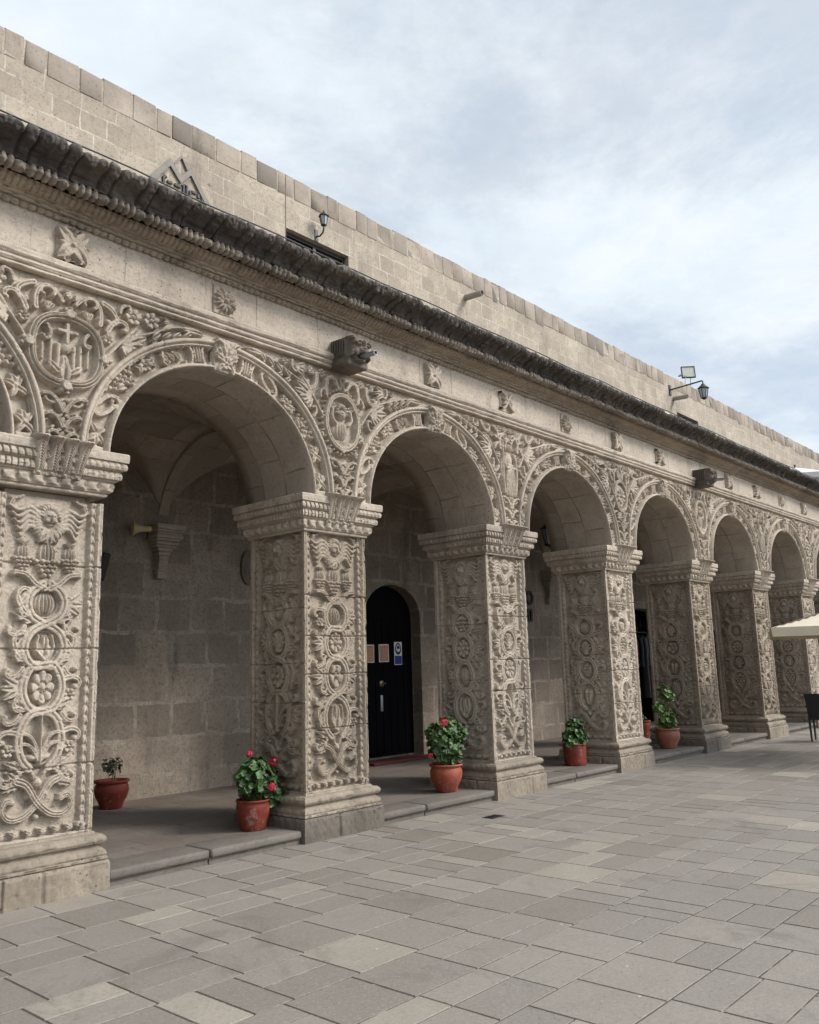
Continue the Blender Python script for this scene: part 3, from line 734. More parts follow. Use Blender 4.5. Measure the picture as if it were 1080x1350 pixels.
    f.erode(.007, seed, 160); f.H += .004 * (np.random.RandomState(seed).rand(*f.H.shape) - .5)
    V = np.stack([f.U, -f.H, ZS + f.V], -1).reshape(-1, 3)
    return V, gridq(*f.U.shape, mask=keep)
SPM = {}
for i in range(I0, I1 + 1):
    kind = {-1: 'cartouche', 0: 'bust', 1: 'saint', 2: 'rose', 3: 'bust'}.get(i, ('saint', 'shield')[i % 2])
    if i == -1:
        V, Q = spandrel(5, kind, .0056); V[:, 2] += lift(V[:, 0] + PX(i), V[:, 2]); me = mesh_np('spandrel', V, Q, M['carved'])
    else:
        if kind not in SPM:
            V, Q = spandrel({'bust': 6, 'saint': 8, 'rose': 12, 'shield': 17}[kind], kind, .0066); SPM[kind] = mesh_np('spandrel', V, Q, M['carved'])
        me = SPM[kind]
    link('spandrel', me, arcade, (PX(i), FY, 0))

# ------------------------------------------------------------------ archivolts, soffits, keystones
tt = np.linspace(0, pi, 4001); ex, ez = EA * np.cos(tt), EB * np.sin(tt); AL_ = np.r_[0, np.cumsum(np.hypot(np.diff(ex), np.diff(ez)))]; ALEN = AL_[-1]
def arc_pt(s, t):
    th = np.interp(s, AL_, tt); x = EA * np.cos(th); z = EB * np.sin(th); nx = np.cos(th) / EA; nz = np.sin(th) / EB; l = np.hypot(nx, nz)
    return x + nx / l * t, z + nz / l * t
def archivolt(seed, res):
    r = np.random.RandomState(seed); f = HF(0, ALEN, 0, RW, res, -.05); h = .072; nblk = 13; bl = ALEN / nblk; mid = .125
    T = f.V
    def roll(a, b, hh): return np.where((T > a) & (T < b), hh * np.sqrt(np.clip(1 - ((T - (a + b) / 2) / ((b - a) / 2)) ** 2, 0, 1)), 0)
    f.H = np.maximum.reduce([f.H, np.where(T < .046, .022, -9), roll(.0, .030, .024) + np.where(T < .030, .024, -9), np.where(T > .196, .022, -9), roll(.198, .220, .018) + np.where((T > .198) & (T < .220), .024, -9), roll(.226, RW + .004, .024) + np.where(T > .226, .038, -9)])
    for b in range(nblk):
        s = (b + .5) * bl; k = [0, 0, 1, 2, 3, 5, 5, 5, 4, 2, 1, 3, 0][b] if seed % 2 else r.randint(6)
        if b in (0, nblk - 1):
            f.H = np.where((np.abs(f.U - (0 if b == 0 else ALEN)) < .05) & (T > .05) & (T < .195), .012, f.H)
        if k == 0:
            for a in (-.8, 0, .8, pi - .75, pi + .75): f.leaf(s - .01, mid, a, .105, .036, h)
            f.dome(s, mid, .022, .022, h)
        elif k == 1: f.grapes(s - .045, mid + .055, .095, h, 4); f.leaf(s + .01, mid - .04, .4, .10, .045, h); f.grapes(s + .07, mid + .045, .065, h, 3); f.dome(s - .08, mid - .05, .022, .022, h); f.dome(s + .03, mid - .055, .022, .022, h)
        elif k == 2: f.rosette(s, mid, .068, 6, h, ph=r.uniform(0, 1)); [f.leaf(s + sd * .05, mid, (0 if sd > 0 else pi) + q, .07, .028, h * .9) for sd in (-1, 1) for q in (-.85, .85)]
        elif k == 3:
            for sd in (-1, 1):
                f.curl(s - sd * .02, mid - sd * .06, (0 if sd > 0 else pi) + .2, .27, 1, .024, h); f.leaf(s + sd * .03, mid + sd * .05, sd * .5 + (0 if sd > 0 else pi), .08, .025, h * .8)
        elif k == 4:
            for q in range(3): f.leaf(s - .085 + q * .062, mid - .055, 1.1, .12, .03, h)
            f.curl(s + .06, mid + .05, -.9, .18, -1, .016, h * .9)
        else:
            for q in (-1, 0, 1): f.stroke([(s + q * .026, mid - .068), (s + q * .026, mid + .068)], .0115, h, 'flat')
            for sd in (-1, 1):
                for e in (-1, 1): f.curl(s + sd * .052, mid + e * .012, pi / 2 * e, .17, -sd * e, .017, h)
    f.erode(.005, seed, 60); f.smooth()
    for b in range(1, 6): f.H -= .010 * np.exp(-((f.U - b * ALEN / 6 - .01 * np.sin(T * 30)) / .004) ** 2)
    X, Z = arc_pt(f.U, f.V); Y = -f.H
    # return the inner edge onto the soffit
    X0, Z0 = arc_pt(f.u, 0 * f.u - .002); X = np.vstack([X0, X]); Z = np.vstack([Z0, Z]); Y = np.vstack([0 * f.u + .05, Y])
    X1, Z1 = arc_pt(f.u, 0 * f.u + RW + .002); X = np.vstack([X, X1]); Z = np.vstack([Z, Z1]); Y = np.vstack([Y, 0 * f.u + .02])
    V = np.stack([X, Y, ZS + Z], -1).reshape(-1, 3)
    return V, gridq(*X.shape, flip=True)
def soffit():
    n = 120; m = 8; s = np.linspace(0, ALEN, n); y = np.linspace(FY - .012, 1.0, m); Sg, Yg = np.meshgrid(s, y); X, Z = arc_pt(Sg, 0 * Sg)
    # thickness so that light stays out of the wall: outer return at the back
    Xo, Zo = arc_pt(s, 0 * s + .3); X = np.vstack([X, Xo]); Z = np.vstack([Z, Zo]); Yg = np.vstack([Yg, 0 * s + 1.0])
    uv = np.stack([np.vstack([Sg, s]), Yg], -1).reshape(-1, 2)
    return np.stack([X, Yg, ZS + Z], -1).reshape(-1, 3), gridq(*X.shape), uv[:, ::1]
def keystone(seed):
    f = HF(-.125, .125, 0, .34, .006, -.02); h = .05
    f.H = np.where(np.abs(f.U) < .105 + .02 * np.sin(f.V * 40), .0, f.H)
    for k, a in enumerate((.5, 1.05, 1.57, 2.09, 2.64)): f.leaf(0, .10, a, .20, .05, h, lobes=4)
    f.rosette(0, .09, .07, 7, h * 1.2)
    for sd in (-1, 1): f.curl(sd * .03, .20, pi / 2 - sd * .2, .22, -sd, .018, h * 1.1); f.leaf(sd * .04, .09, -pi / 2 + sd * .5, .11, .03, h)
    f.erode(.005, seed, 20); f.smooth()
    Y = -.045 - f.H - .05 * sst(f.V / .34); Y[0] = .03; Y[-1] = .02; Y[:, 0] = .02; Y[:, -1] = .02
    return mesh_np('keystone', np.stack([f.U, Y, ZS + EB - .025 + f.V * .92], -1).reshape(-1, 3), gridq(*f.U.shape), M['carved'])
ARV = [archivolt(1, .0058), archivolt(4, .0066)]; SOF = soffit(); KEY = keystone(3)
ARM = [mesh_np('archivolt', V, Q, M['carved']) for V, Q in ARV]; SFM = mesh_np('arch', SOF[0], SOF[1], M['soffit'], True, SOF[2])
BAYS = [(PX(i) + SP / 2) for i in range(I0, I1)]
for k, x in enumerate(BAYS):
    i = I0 + k
    if i in (-2, -1):
        Va = SOF[0].copy(); Va[:, 2] += lift(Va[:, 0] + x, Va[:, 2]); sm = mesh_np('arch', Va, SOF[1], M['soffit'], True, SOF[2])
        Vb = ARV[0][0].copy(); Vb[:, 2] += lift(Vb[:, 0] + x, Vb[:, 2]); am = mesh_np('archivolt', Vb, ARV[0][1], M['carved'])
    else: sm, am = SFM, ARM[k % 2]
    a = link('arch', sm, arcade, (x, 0, 0))
    link('archivolt', am, a, (0, FY, 0)); link('keystone', KEY, a, (.0, FY, 0))

# ------------------------------------------------------------------ entablature: architrave, frieze, rosettes, cornice
def run(name, prof, mat, x0, x1, res, resx=None, pat=None, erode=.003, seed=1, smooth=True):
    """profile (o outward, z) swept along x; pat(s, t) displaces along the profile's normal"""
    o, z, t = resample(prof, res); resx = resx or res; n = max(2, int((x1 - x0) / resx) + 1); x = np.linspace(x0, x1, n)
    do, dz = np.gradient(o, t), np.gradient(z, t); l = np.hypot(do, dz) + 1e-9; no, nz = dz / l, -do / l
    Xg, T = np.meshgrid(x, t); d = pat(Xg, T) if pat else 0 * Xg
    if erode:
        r = np.random.RandomState(seed); G = r.rand(14, int((x1 - x0) * 14) + 3) - .5; yi = np.linspace(0, 12.99, len(t)); xi = np.linspace(0, G.shape[1] - 1.01, n); a = yi.astype(int); b = xi.astype(int)
        fy = sst(yi - a)[:, None]; fx = sst(xi - b)[None]
        N = G[a][:, b] * (1 - fy) * (1 - fx) + G[a + 1][:, b] * fy * (1 - fx) + G[a][:, b + 1] * (1 - fy) * fx + G[a + 1][:, b + 1] * fy * fx
        N[:, 0] = N[:, -1] = 0; d = d + erode * 2 * N
    O = o[:, None] + no[:, None] * d; Z = z[:, None] + nz[:, None] * d
    V = np.stack([Xg, -O, Z], -1).reshape(-1, 3); uv = np.stack([Xg, T], -1).reshape(-1, 2)
    return mesh_np(name, V, gridq(len(t), n), mat, smooth, uv)
EY = -.075
AR = run('architrave', [(-.03, ZA), (.02, ZA), (.032, ZA + .012), (.02, ZA + .034), (.032, ZA + .038), (.046, ZA + .056), (.034, ZA + .08), (.046, ZA + .085), (.062, ZA + .105), (.062, ZA + .135), (.055, ZA + .15), (.0, ZA + .175)], M['carved'], 0, SP, .008, .03, erode=.003)
FR = run('frieze', [(0, ZA + .165), (0, 5.30)], M['smooth'], 0, SP, .02, .03, erode=.003)
def light_pat(x, t):
    tl = light_t
    d = np.zeros_like(x)
    k = (t < tl[4]); b = (x / .068) % 1; d = np.where(k, -.022 * (1 - np.sqrt(np.clip(1 - (2 * b - 1) ** 2, 0, 1))), d)
    k = (t >= tl[5]) & (t < tl[7]); b = (x / .17) % 1; d = np.where(k & (b < .22), -.02, d)
    k = (t >= tl[8]) & (t < tl[10]); b = (x / .17 + .5) % 1; d = np.where(k & (b < .25), -.02, d)
    k = (t >= tl[11]); b = (x / .051) % 1; d = np.where(k, -.016 * (1 - sst((.5 - np.abs(b - .5)) / .25)), d)
    return d
LP = [(-.02, 5.268), (.03, 5.270), (.05, 5.288), (.045, 5.305), (.032, 5.315), (.06, 5.318), (.065, 5.322), (.065, 5.338), (.088, 5.340), (.092, 5.344), (.092, 5.360), (.118, 5.362), (.15, 5.372), (.19, 5.395), (.205, 5.42), (.18, 5.44)]
_p = np.array(LP); light_t = np.r_[0, np.cumsum(np.hypot(*np.diff(_p, axis=0).T))]
def bead_pat(x, t):
    P = SP / 9; ph = x / P; b = ph % 1; v = t / bead_t[-1]
    nb = (b - .04) / .165; kb = nb % 1; ins = (nb > 0) & (nb < 4)
    bead = np.sqrt(np.clip(1 - ((kb - .5) / .5) ** 2 - ((v - .55) / .42) ** 2, 0, 1))
    lf = np.clip(1 - np.abs((b - .85) / .15) ** 2.5, 0, 1) * np.sin(np.clip(v, 0, 1) * pi) * (1 - .25 * np.cos(v * 24 + np.abs(b - .85) * 30))
    return np.where(ins, -.026 + .046 * bead, -.026 + .04 * lf)
def dark_pat(x, t):
    tl = dark_t; P = SP / 9; ph = x / P; b = ph % 1; idx = np.floor(ph).astype(int)
    d = np.zeros_like(x); v = np.clip((t - tl[2]) / (tl[10] - tl[2]), 0, 1)
    lip = (t > tl[4]) & (t < tl[11])
    for c0 in (.17, .52):
        dx = (b - c0) * P; dv = t - (tl[6] + tl[8]) / 2; rr = np.hypot(dx / .055, dv / .06); th = np.arctan2(dv, dx * (1 if c0 < .3 else -1))
        d = np.maximum(d, np.where(rr < 1, .024 * np.sqrt(np.clip(1 - rr ** 4, 0, 1)) * (1 - .6 * (.5 + .5 * np.cos(rr * 2 * pi * 1.3 - th))), 0))
    mid = np.exp(-((b - .345) * P / .02) ** 2); d = np.where(lip, np.maximum(d, .014 * mid), d)
    lf = np.abs((b - .85) / .145); body = sst(v / .15) * sst((1 - v) / .12)
    d = np.maximum(d, np.where(lf < 1, .020 * np.sqrt(np.clip(1 - lf ** 4, 0, 1)) * body * (1 - .22 * np.cos(v * 34 + lf * 4)), 0))
    d = d - .03 * np.exp(-((np.minimum(b, 1 - b) * P) / .009) ** 2) - .02 * np.exp(-((np.abs(b - .70) * P) / .008) ** 2)
    return d + .007 * np.sin(idx * 2.4 + 1)
BP = [(.17, 5.435), (.225, 5.418), (.275, 5.416), (.312, 5.435), (.318, 5.468), (.295, 5.492), (.27, 5.497)]
_p = np.array(BP); bead_t = np.r_[0, np.cumsum(np.hypot(*np.diff(_p, axis=0).T))]
DP = [(.20, 5.492), (.285, 5.495), (.29, 5.512), (.305, 5.54), (.345, 5.572), (.405, 5.592), (.455, 5.602), (.482, 5.622), (.488, 5.645), (.475, 5.668), (.445, 5.682), (.40, 5.686), (.10, 5.688)]
_p = np.array(DP); dark_t = np.r_[0, np.cumsum(np.hypot(*np.diff(_p, axis=0).T))]
CL = run('cornice', LP, M['bead'], 0, SP, .0065, .0065, light_pat, .004, 2)
CB_ = run('bead_course', BP, M['beadrow'], 0, SP, .0065, .0065, bead_pat, .008, 6)
CD = [run('leaf_cornice', DP, M['eaves'], 0, SP, .0075, .0075, dark_pat, .016, sd) for sd in (3, 4)]
def rosette_mesh(kind):
    f = HF(-.14, .14, -.15, .15, .005, -.012); h = .07
    blk = sst((.132 - np.abs(f.U)) / .006) * sst((.145 - np.abs(f.V)) / .006); f.H = -.012 + .032 * blk; f.g = .004
    if kind == 0:
        for sx in (-1, 1):
            for sy in (-1, 1): f.leaf(0, 0, math.atan2(sy * 1.05, sx), .185, .075, h); f.curl(sx * .02, sy * .03, math.atan2(sy, sx * 1.2), .22, sx * sy, .016, h * .9)
            f.dome(sx * .085, 0, .04, .032, h)
        f.dome(0, 0, .03, .035, h * 1.2)
    elif kind == 1:
        for k in range(16): a = 2 * pi * k / 16; f.leaf(.03 * cos(a), .03 * sin(a), a, .105, .018, h * (1 if k % 2 else .8))
        f.dome(0, 0, .035, .035, h * 1.1)
    else:
        for sy in (-1, 1):
            for sx in (-1, 1): f.curl(sx * .015, sy * .02, sy * pi / 2 - sx * sy * .5, .27, -sx * sy, .02, h); f.leaf(sx * .02, 0, (0 if sx > 0 else pi) + sy * .5, .1, .03, h)
        f.dome(0, 0, .03, .05, h)
    f.erode(.004, kind, 15); f.smooth()
    return mesh_np('rosette', np.stack([f.U, -f.H, f.V], -1).reshape(-1, 3), gridq(*f.U.shape), M['carved'])
ROS = [rosette_mesh(k) for k in range(3)]
SPOUTS = (0, 3, 6)
for i in range(I0, I1 + 1):
    x = PX(i) - SP / 2
    link('architrave', AR, arcade, (x, EY, 0)); fr = link('frieze', FR, arcade, (x, EY, 0))
    link('cornice', CL, arcade, (x, EY, 0)); link('leaf_cornice', CD[i % 2], arcade, (x, EY, 0)); link('bead_course', CB_, arcade, (x, EY, 0))
    if i not in SPOUTS: link('rosette', ROS[(0, 1, 2)[(i + 1) % 3]], fr, (SP / 2, 0, 5.08))
    link('rosette', ROS[{-1: 1, 0: 1}.get(i, (i + 2) % 3)], fr, (0.0, 0, 5.08))
# terrace behind the cornice
b = MB(); b.box(XL - 1, XR + 1, EY - .30, UY + .05, 5.60, 5.68); b.box(XL - 1, XR + 1, -.02, 1.0, 4.72, 5.62); b.build('terrace_roof', M['roof'], arcade)
# dark lightning cable along the cornice edge
b = MB(); pts = [(x, EY - .47 + .012 * sin(x * 3.1), 5.70 + .005 * sin(x * 5)) for x in np.arange(XL, XR, .3)]; b.tube(pts, .007, 6); b.build('edge_cable', M['iron'], arcade)
# ------------------------------------------------------------------ vaults
def vault():
    n, m = 61, 49; a = SP / 2 - .05; x = np.linspace(-a, a, n); y = np.linspace(1.0, BW + .02, m); Xg, Yg = np.meshgrid(x, y); yc = (1.0 + BW) / 2; bh = (BW - 1.0) / 2 + .02
    z1 = 3.50 + 1.08 * np.sqrt(np.clip(1 - (Xg / (a + .002)) ** 2, 0, 1)); z2 = 3.50 + 1.08 * np.sqrt(np.clip(1 - ((Yg - yc) / bh) ** 2, 0, 1))
    return mesh_np('vault', np.stack([Xg, Yg, np.maximum(z1, z2)], -1).reshape(-1, 3), gridq(m, n, flip=True), M['vault'], True, np.stack([Xg, Yg], -1).reshape(-1, 2))
def rib():
    n = 40; yc = (1.0 + BW) / 2; bh = (BW - 1.0) / 2 + .02; th = np.linspace(0, pi, n); y = yc - bh * np.cos(th); z = 3.47 + 1.06 * np.sin(th)
    rows = [(-.075, z + .22), (-.07, z), (.07, z), (.075, z + .22)]
    V = np.vstack([np.stack([0 * y + o, y, zz], -1) for o, zz in rows]); uv = np.vstack([np.stack([np.cumsum(np.r_[0, np.hypot(np.diff(y), np.diff(z))]), 0 * y + k * .3], -1) for k in range(4)])
    return mesh_np('vault_rib', V, gridq(4, n), M['vault'], False, uv)
VM, RM = vault(), rib()
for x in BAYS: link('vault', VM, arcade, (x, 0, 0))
for i in range(I0, I1 + 1): link('vault_rib', RM, arcade, (PX(i), 0, 0))
b = MB()
for x in BAYS:                                                     # wall over the arches on the gallery side
    n = 30; a = SP / 2 - .05
    for k in range(n):
        t0, t1 = pi * k / n, pi * (k + 1) / n
        v = [((EA + .003) * cos(t) + x, 1.002, ZS + (EB + .003) * sin(t)) for t in (t0, t1)] + [(x + 1.6 * cos(t), 1.002, 3.3 + 1.6 * sin(t)) for t in (t1, t0)]
        b.add(v, [(0, 1, 2, 3)])
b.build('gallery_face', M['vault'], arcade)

# ------------------------------------------------------------------ spouts with a carved beast head
def spout_block():
    b = MB(); b.box(-.165, .165, -.34, .02, 4.80, 5.16, .02, jit=.006); b.box(-.185, .185, -.36, .02, 4.72, 4.86, .03, jit=.006)
    for k in range(6):
        for sd in (-1, 1): b.tube([(sd * .168, -.03 - .05 * k, 4.88), (sd * .172, -.05 - .05 * k, 5.02), (sd * .168, -.04 - .05 * k, 5.14)], .016, 6)
    for sd in (-1, 1): b.box(sd * .187 - .012, sd * .187 + .012, -.28, -.06, 4.75, 4.83, .008)
    return b
def beast_head():
    f = HF(-.19, .19, 0, .38, .006, 0); g = 0
    f.dome(0, .20, .175, .19, .13); f.dome(0, .155, .085, .08, .10, g=.08)
    for sd in (-1, 1):
        f.dome(sd * .072, .245, .045, .032, .05, g=.10); f.dome(sd * .072, .243, .022, .018, .03, g=.135); f.stroke(cr([(sd * .02, .275), (sd * .075, .30), (sd * .135, .265)]), .022, .055, g=.09)
        f.curl(sd * .12, .31, 1.57 - sd * .7, .26, -sd, .026, .10); f.curl(sd * .14, .14, -1.2 if sd > 0 else pi + 1.2, .24, sd, .026, .09); f.dome(sd * .032, .172, .02, .016, .02, cut=True)
        f.dome(sd * .095, .14, .05, .06, .05, g=.075)
    f.stroke([(0, .29), (0, .19)], .03, .07, g=.11); f.dome(0, .178, .042, .03, .07, g=.12)
    f.dome(0, .085, .075, .035, .12, cut=True); f.dome(0, .025, .09, .04, .11)
    f.erode(.01, 4, 40); f.smooth(); e = sst((.19 - np.abs(f.U)) / .03) * sst(f.V / .02) * sst((.38 - f.V) / .02)
    Y = -.30 - f.H * (.3 + .7 * e) - .05 * e
    return mesh_np('beast_head', np.stack([f.U, Y, 4.77 + f.V * 1.02], -1).reshape(-1, 3), gridq(*f.U.shape), M['gargoyle'])
SB, BH = spout_block().mesh('water_spout', M['gargoyle']), beast_head()
b = MB()
b.tube([(0, -.30, 4.872), (0, -.70, 4.845)], .036, 18, cap=False); b.tube([(0, -.70, 4.845), (0, -.30, 4.872)], .028, 18, cap=False)
vs = []; fs = []
for k in range(18):
    a = 2 * pi * k / 18; vs += [(.036 * cos(a), -.70, 4.845 + .036 * sin(a)), (.028 * cos(a), -.70, 4.845 + .028 * sin(a))]
b.add(vs, [(2 * k, 2 * k + 1, (2 * k + 3) % 36, (2 * k + 2) % 36) for k in range(18)])
PM = b.mesh('spout_pipe', M['steel'])
for i in SPOUTS:
    o = link('water_spout', SB, arcade, (PX(i), EY, 4.745 - 4.72 * .73)); o.scale = (.82, .76, .73); link('beast_head', BH, o); link('spout_pipe', PM, o)

# ------------------------------------------------------------------ rear wall of the gallery with its doorways
OPEN = [(4.24, 5.60, 2.45, 2.98), (7.30, 8.82, 2.36, 2.42), (13.05, 14.75, 2.80, 2.86), (16.6, 18.25, 2.38, 2.44), (20.0, 21.4, 2.4, 2.9), (23.2, 24.6, 2.4, 2.6)]
rear = tag(empty('rear_wall', (0, BW, 0)), 'dim rough block wall behind the arches at the back of the gallery', 'wall')
ZT = 5.6
def open_poly(x0, x1, zs, zt, n=14):
    c, w, r = (x0 + x1) / 2, (x1 - x0) / 2, zt - zs
    return [(c + w * cos(t), zs + r * sin(t)) for t in np.linspace(pi, 0, n)]
b = MB(); cur = XL - 1
for (x0, x1, zs, zt) in OPEN + [(XR + 1, XR + 1, 0, 0)]:
    b.box(cur, x0, 0, .35, -.05, ZT) if x1 > x0 else b.box(cur, x0, 0, .35, -.05, ZT)
    if x1 > x0:
        P = open_poly(x0, x1, zs, zt)
        for p, q in zip(P[:-1], P[1:]): b.add([(p[0], 0, p[1]), (q[0], 0, q[1]), (q[0], 0, ZT), (p[0], 0, ZT), (p[0], .35, p[1]), (q[0], .35, q[1]), (q[0], .35, ZT), (p[0], .35, ZT)], [(0, 1, 2, 3), (0, 4, 5, 1), (4, 7, 6, 5)])
    cur = x1
for sd in (XL - .9, XR + .9): b.box(sd - .1, sd + .1, -BW + 1.0, 0, -.05, ZT)  # unseen gallery end walls; the near one added to keep light out
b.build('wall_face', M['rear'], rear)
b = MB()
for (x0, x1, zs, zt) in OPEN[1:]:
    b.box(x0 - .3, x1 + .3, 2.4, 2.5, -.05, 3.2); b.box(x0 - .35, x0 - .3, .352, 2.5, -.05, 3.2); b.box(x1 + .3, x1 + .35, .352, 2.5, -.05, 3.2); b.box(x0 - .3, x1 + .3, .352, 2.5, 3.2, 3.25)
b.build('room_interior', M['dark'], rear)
# corbels that carry the vault ribs
def corbel():
    b = MB()
    st = [(.22, .30, -.0, .06), (.205, .27, -.06, .03), (.19, .24, -.10, .025), (.20, .25, -.14, .03), (.17, .20, -.18, .03)]
    z = 3.50
    for w, d, _, hh in [(.215, .30, 0, .07), (.20, .275, 0, .03), (.185, .25, 0, .03), (.195, .26, 0, .05), (.175, .23, 0, .03), (.165, .21, 0, .05), (.15, .18, 0, .03), (.11, .155, 0, .05), (.085, .135, 0, .05), (.07, .12, 0, .05)]:
        b.box(-w, w, -d, .05, z - hh, z, min(.012, hh * .3), jit=.003); z -= hh
    b.box(-.055, .055, -.08, .05, z - .24, z)
    for k in range(5): b.tube([(-.066, -.085 + .006 * k, z - .02), (.066, -.085 + .006 * k, z - .02)], .033 - .001 * k, 10); z -= .05
    return b.mesh('corbel', M['vault'])
CB = corbel()
for i in range(I0, I1 + 1): link('corbel', CB, rear, (PX(i) - .05, 0, 0))
# navy door
dx0, dx1, dzs, dzt = OPEN[0]
b = MB(); P = open_poly(dx0 + .02, dx1 - .02, dzs, dzt - .01); b.prism([(dx0 + .02, FLZ + .07)] + P + [(dx1 - .02, FLZ + .07)], .20, .26)
d = b.build('door', M['door'], rear)
b = MB()
for k in range(8):
    x = dx0 + .07 + k * (dx1 - dx0 - .14) / 7.0
    if k < 7: b.box(x, x + (dx1 - dx0 - .14) / 7 - .012, .18, .205, FLZ + .12, 2.42, .005)
b.build('door_plank', M['door'], d)
b = MB(); b.lathe([(.0, .0), (.055, .0), (.06, .012), (.04, .03), (.0, .034)], 24); o = b.build('door_knob', M['brass'], d, ((dx0 + dx1) / 2 - .14, .178, 1.36)); o.rotation_euler = (pi / 2, 0, 0)
b = MB(); b.tube([(.0, 0, .045), (0, 0, .10)], .012, 8); b.build('knob_stem', M['brass'], o)
b = MB(); b.box(-.03, .03, -.02, 0, -.13, .13, .008); b.build('letter_plate', M['steel'], d, ((dx0 + dx1) / 2 - .14, .18, 1.04))
b = MB(); b.box(dx0 - .06, dx1 + .06, -.22, .19, FLZ, FLZ + .045, .01); b.build('doorstep', M['red_step'], rear)

# notices on the door
def notice(x, z, w, h, label, tilt=0):
    t = tag(empty('paper_notice', (x, BW + .172, z)), label, 'notice', 'notices pinned on the door'); t.rotation_euler = (0, tilt, 0)
    b = MB(); b.box(-w / 2, w / 2, 0, .004, -h / 2, h / 2); b.build('sheet', M['white'], t)
    b = MB(); b.box(-w / 2 + .016, w / 2 - .016, -.003, -.0005, -h / 2 + .016, h / 2 - .016); b.build('print', M['orange'], t)
    b = MB()
    for k in range(6): b.box(-w / 2 + .035, w / 2 - .035 - .05 * (k % 3 == 2), -.0055, -.0035, h / 2 - .07 - k * .042, h / 2 - .062 - k * .042)
    b.build('print_lines', M['ink'], t)
notice(4.50, 1.845, .26, .29, 'orange paper notice on the navy door, nearer the carved pillar', .01)
notice(4.86, 1.85, .24, .29, 'square orange paper notice in the middle of the navy door', -.015)
t = tag(empty('mask_sign', (5.21, BW + .172, 1.845)), 'blue and white face mask sign on the right side of the navy door', 'sign')
b = MB(); b.box(-.095, .095, 0, .004, -.19, .19); b.build('board', M['white'], t)
b = MB(); b.box(-.085, .085, -.003, -.0005, -.18, -.04); b.build('text_panel', M['blue'], t)
b = MB()
def disc(b, cx, cz, rx, rz, y, n=28): b.add([(cx + rx * cos(2 * pi * k / n), y, cz + rz * sin(2 * pi * k / n)) for k in range(n)], [tuple(range(n))])
disc(b, 0, .075, .075, .10, -.002); b.build('round_symbol', M['navy'], t)
b = MB(); disc(b, 0, .085, .05, .062, -.004); b.build('head_symbol', M['white'], t)
b = MB(); disc(b, 0, .088, .038, .045, -.006); b.add([(-.034, -.0075, .06), (.034, -.0075, .06), (.028, -.0075, .04), (-.028, -.0075, .04)], [(0, 1, 2, 3)]); b.build('face_symbol', M['navy'], t)
b = MB(); b.add([(-.034, -.009, .074), (.034, -.009, .074), (.03, -.009, .04), (0, -.009, .022), (-.03, -.009, .04)], [(0, 1, 2, 3, 4)]); b.build('mask_symbol', M['white'], t)

# wall letters over the second doorway
t = tag(empty('shop_sign', (8.75, BW, 2.9)), 'black metal letters on the dim wall above the dark doorway, reading OO', 'sign')
def letter(name, fn, loc): b = MB(); fn(b); return b.build(name, M['iron'], t, loc)
def ring_letter(b):
    n = 28
    for (r0, r1) in ((.10, .145),):
        for k in range(n):
            a, c = 2 * pi * k / n, 2 * pi * (k + 1) / n
            q = [(r * cos(x) * .85, y, r * sin(x)) for y in (-.05, -.02) for r, x in ((r0, a), (r1, a), (r1, c), (r0, c))]
            b.add(q, [(0, 1, 2, 3), (1, 5, 6, 2), (0, 3, 7, 4)])
for k in (-1.0, -.70, -.40, -.1, .2): letter('letter', ring_letter, (k, 0, .02)) if k > -.75 else None
def box_letter(b):
    b.box(-.13, -.08, -.05, -.02, -.13, .13); b.box(.08, .13, -.05, -.02, -.13, .13); b.box(-.08, .08, -.05, -.02, .085, .13); b.box(-.02, .02, -.045, -.02, -.13, .085); b.box(-.08, .08, -.049, -.02, -.13, -.10)
for k in (-.62, -.27, .08): letter('letter', box_letter, (k + .05, 0, -.33))

# ------------------------------------------------------------------ gallery floor, kerb, paving
b = MB(); b.box(XL - 1, XR + 1, .36, BW + .34, -.1, FLZ); tag(b.build('gallery_floor', M['floor']), kind='structure')
b = MB(); rr = random.Random(3)
for k in range(I0, I1):
    x = PX(k) + HW + .112; xe = PX(k + 1) - HW - .112; cuts = [x, x + rr.uniform(.7, 1.1), xe]
    for a, c in zip(cuts[:-1], cuts[1:]):
        j = rr.uniform(-.008, .008); b.box(a + .004, c - .004, -.035 + j, .37, .052, FLZ + .004, .024, jit=.003); b.box(a + .003, c - .003, .0 + j, .36, -.06, .054)
for k in range(I0, I1 + 1): b.box(PX(k) - .3, PX(k) + .3, .2, .37, -.06, FLZ)
tag(b.build('kerb_step', M['kerb']), kind='structure')
b = MB(); rr = random.Random(12)
def slab(x0, x1, y0, y1, r):
    g = rr.uniform(.0015, .004); x0 += g; x1 -= g; y0 += g; y1 -= g; z = rr.uniform(-.0006, .0006); e = .005
    t0, t1 = rr.uniform(-.0006, .0006), rr.uniform(-.0006, .0006)
    q = [(x0, y0, z - .012), (x1, y0, z - .012), (x1, y1, z - .012), (x0, y1, z - .012), (x0 + e, y0 + e, z + t0), (x1 - e, y0 + e, z + t1), (x1 - e, y1 - e, z - t0), (x0 + e, y1 - e, z - t1)]
    b.add(q, [(4, 5, 6, 7), (0, 1, 5, 4), (1, 2, 6, 5), (2, 3, 7, 6), (3, 0, 4, 7)], r=r)
def rtone():
    return max(0, min(1, rr.gauss(.40, .17))) if rr.random() < .82 else rr.uniform(.65, 1.0)
y = .10
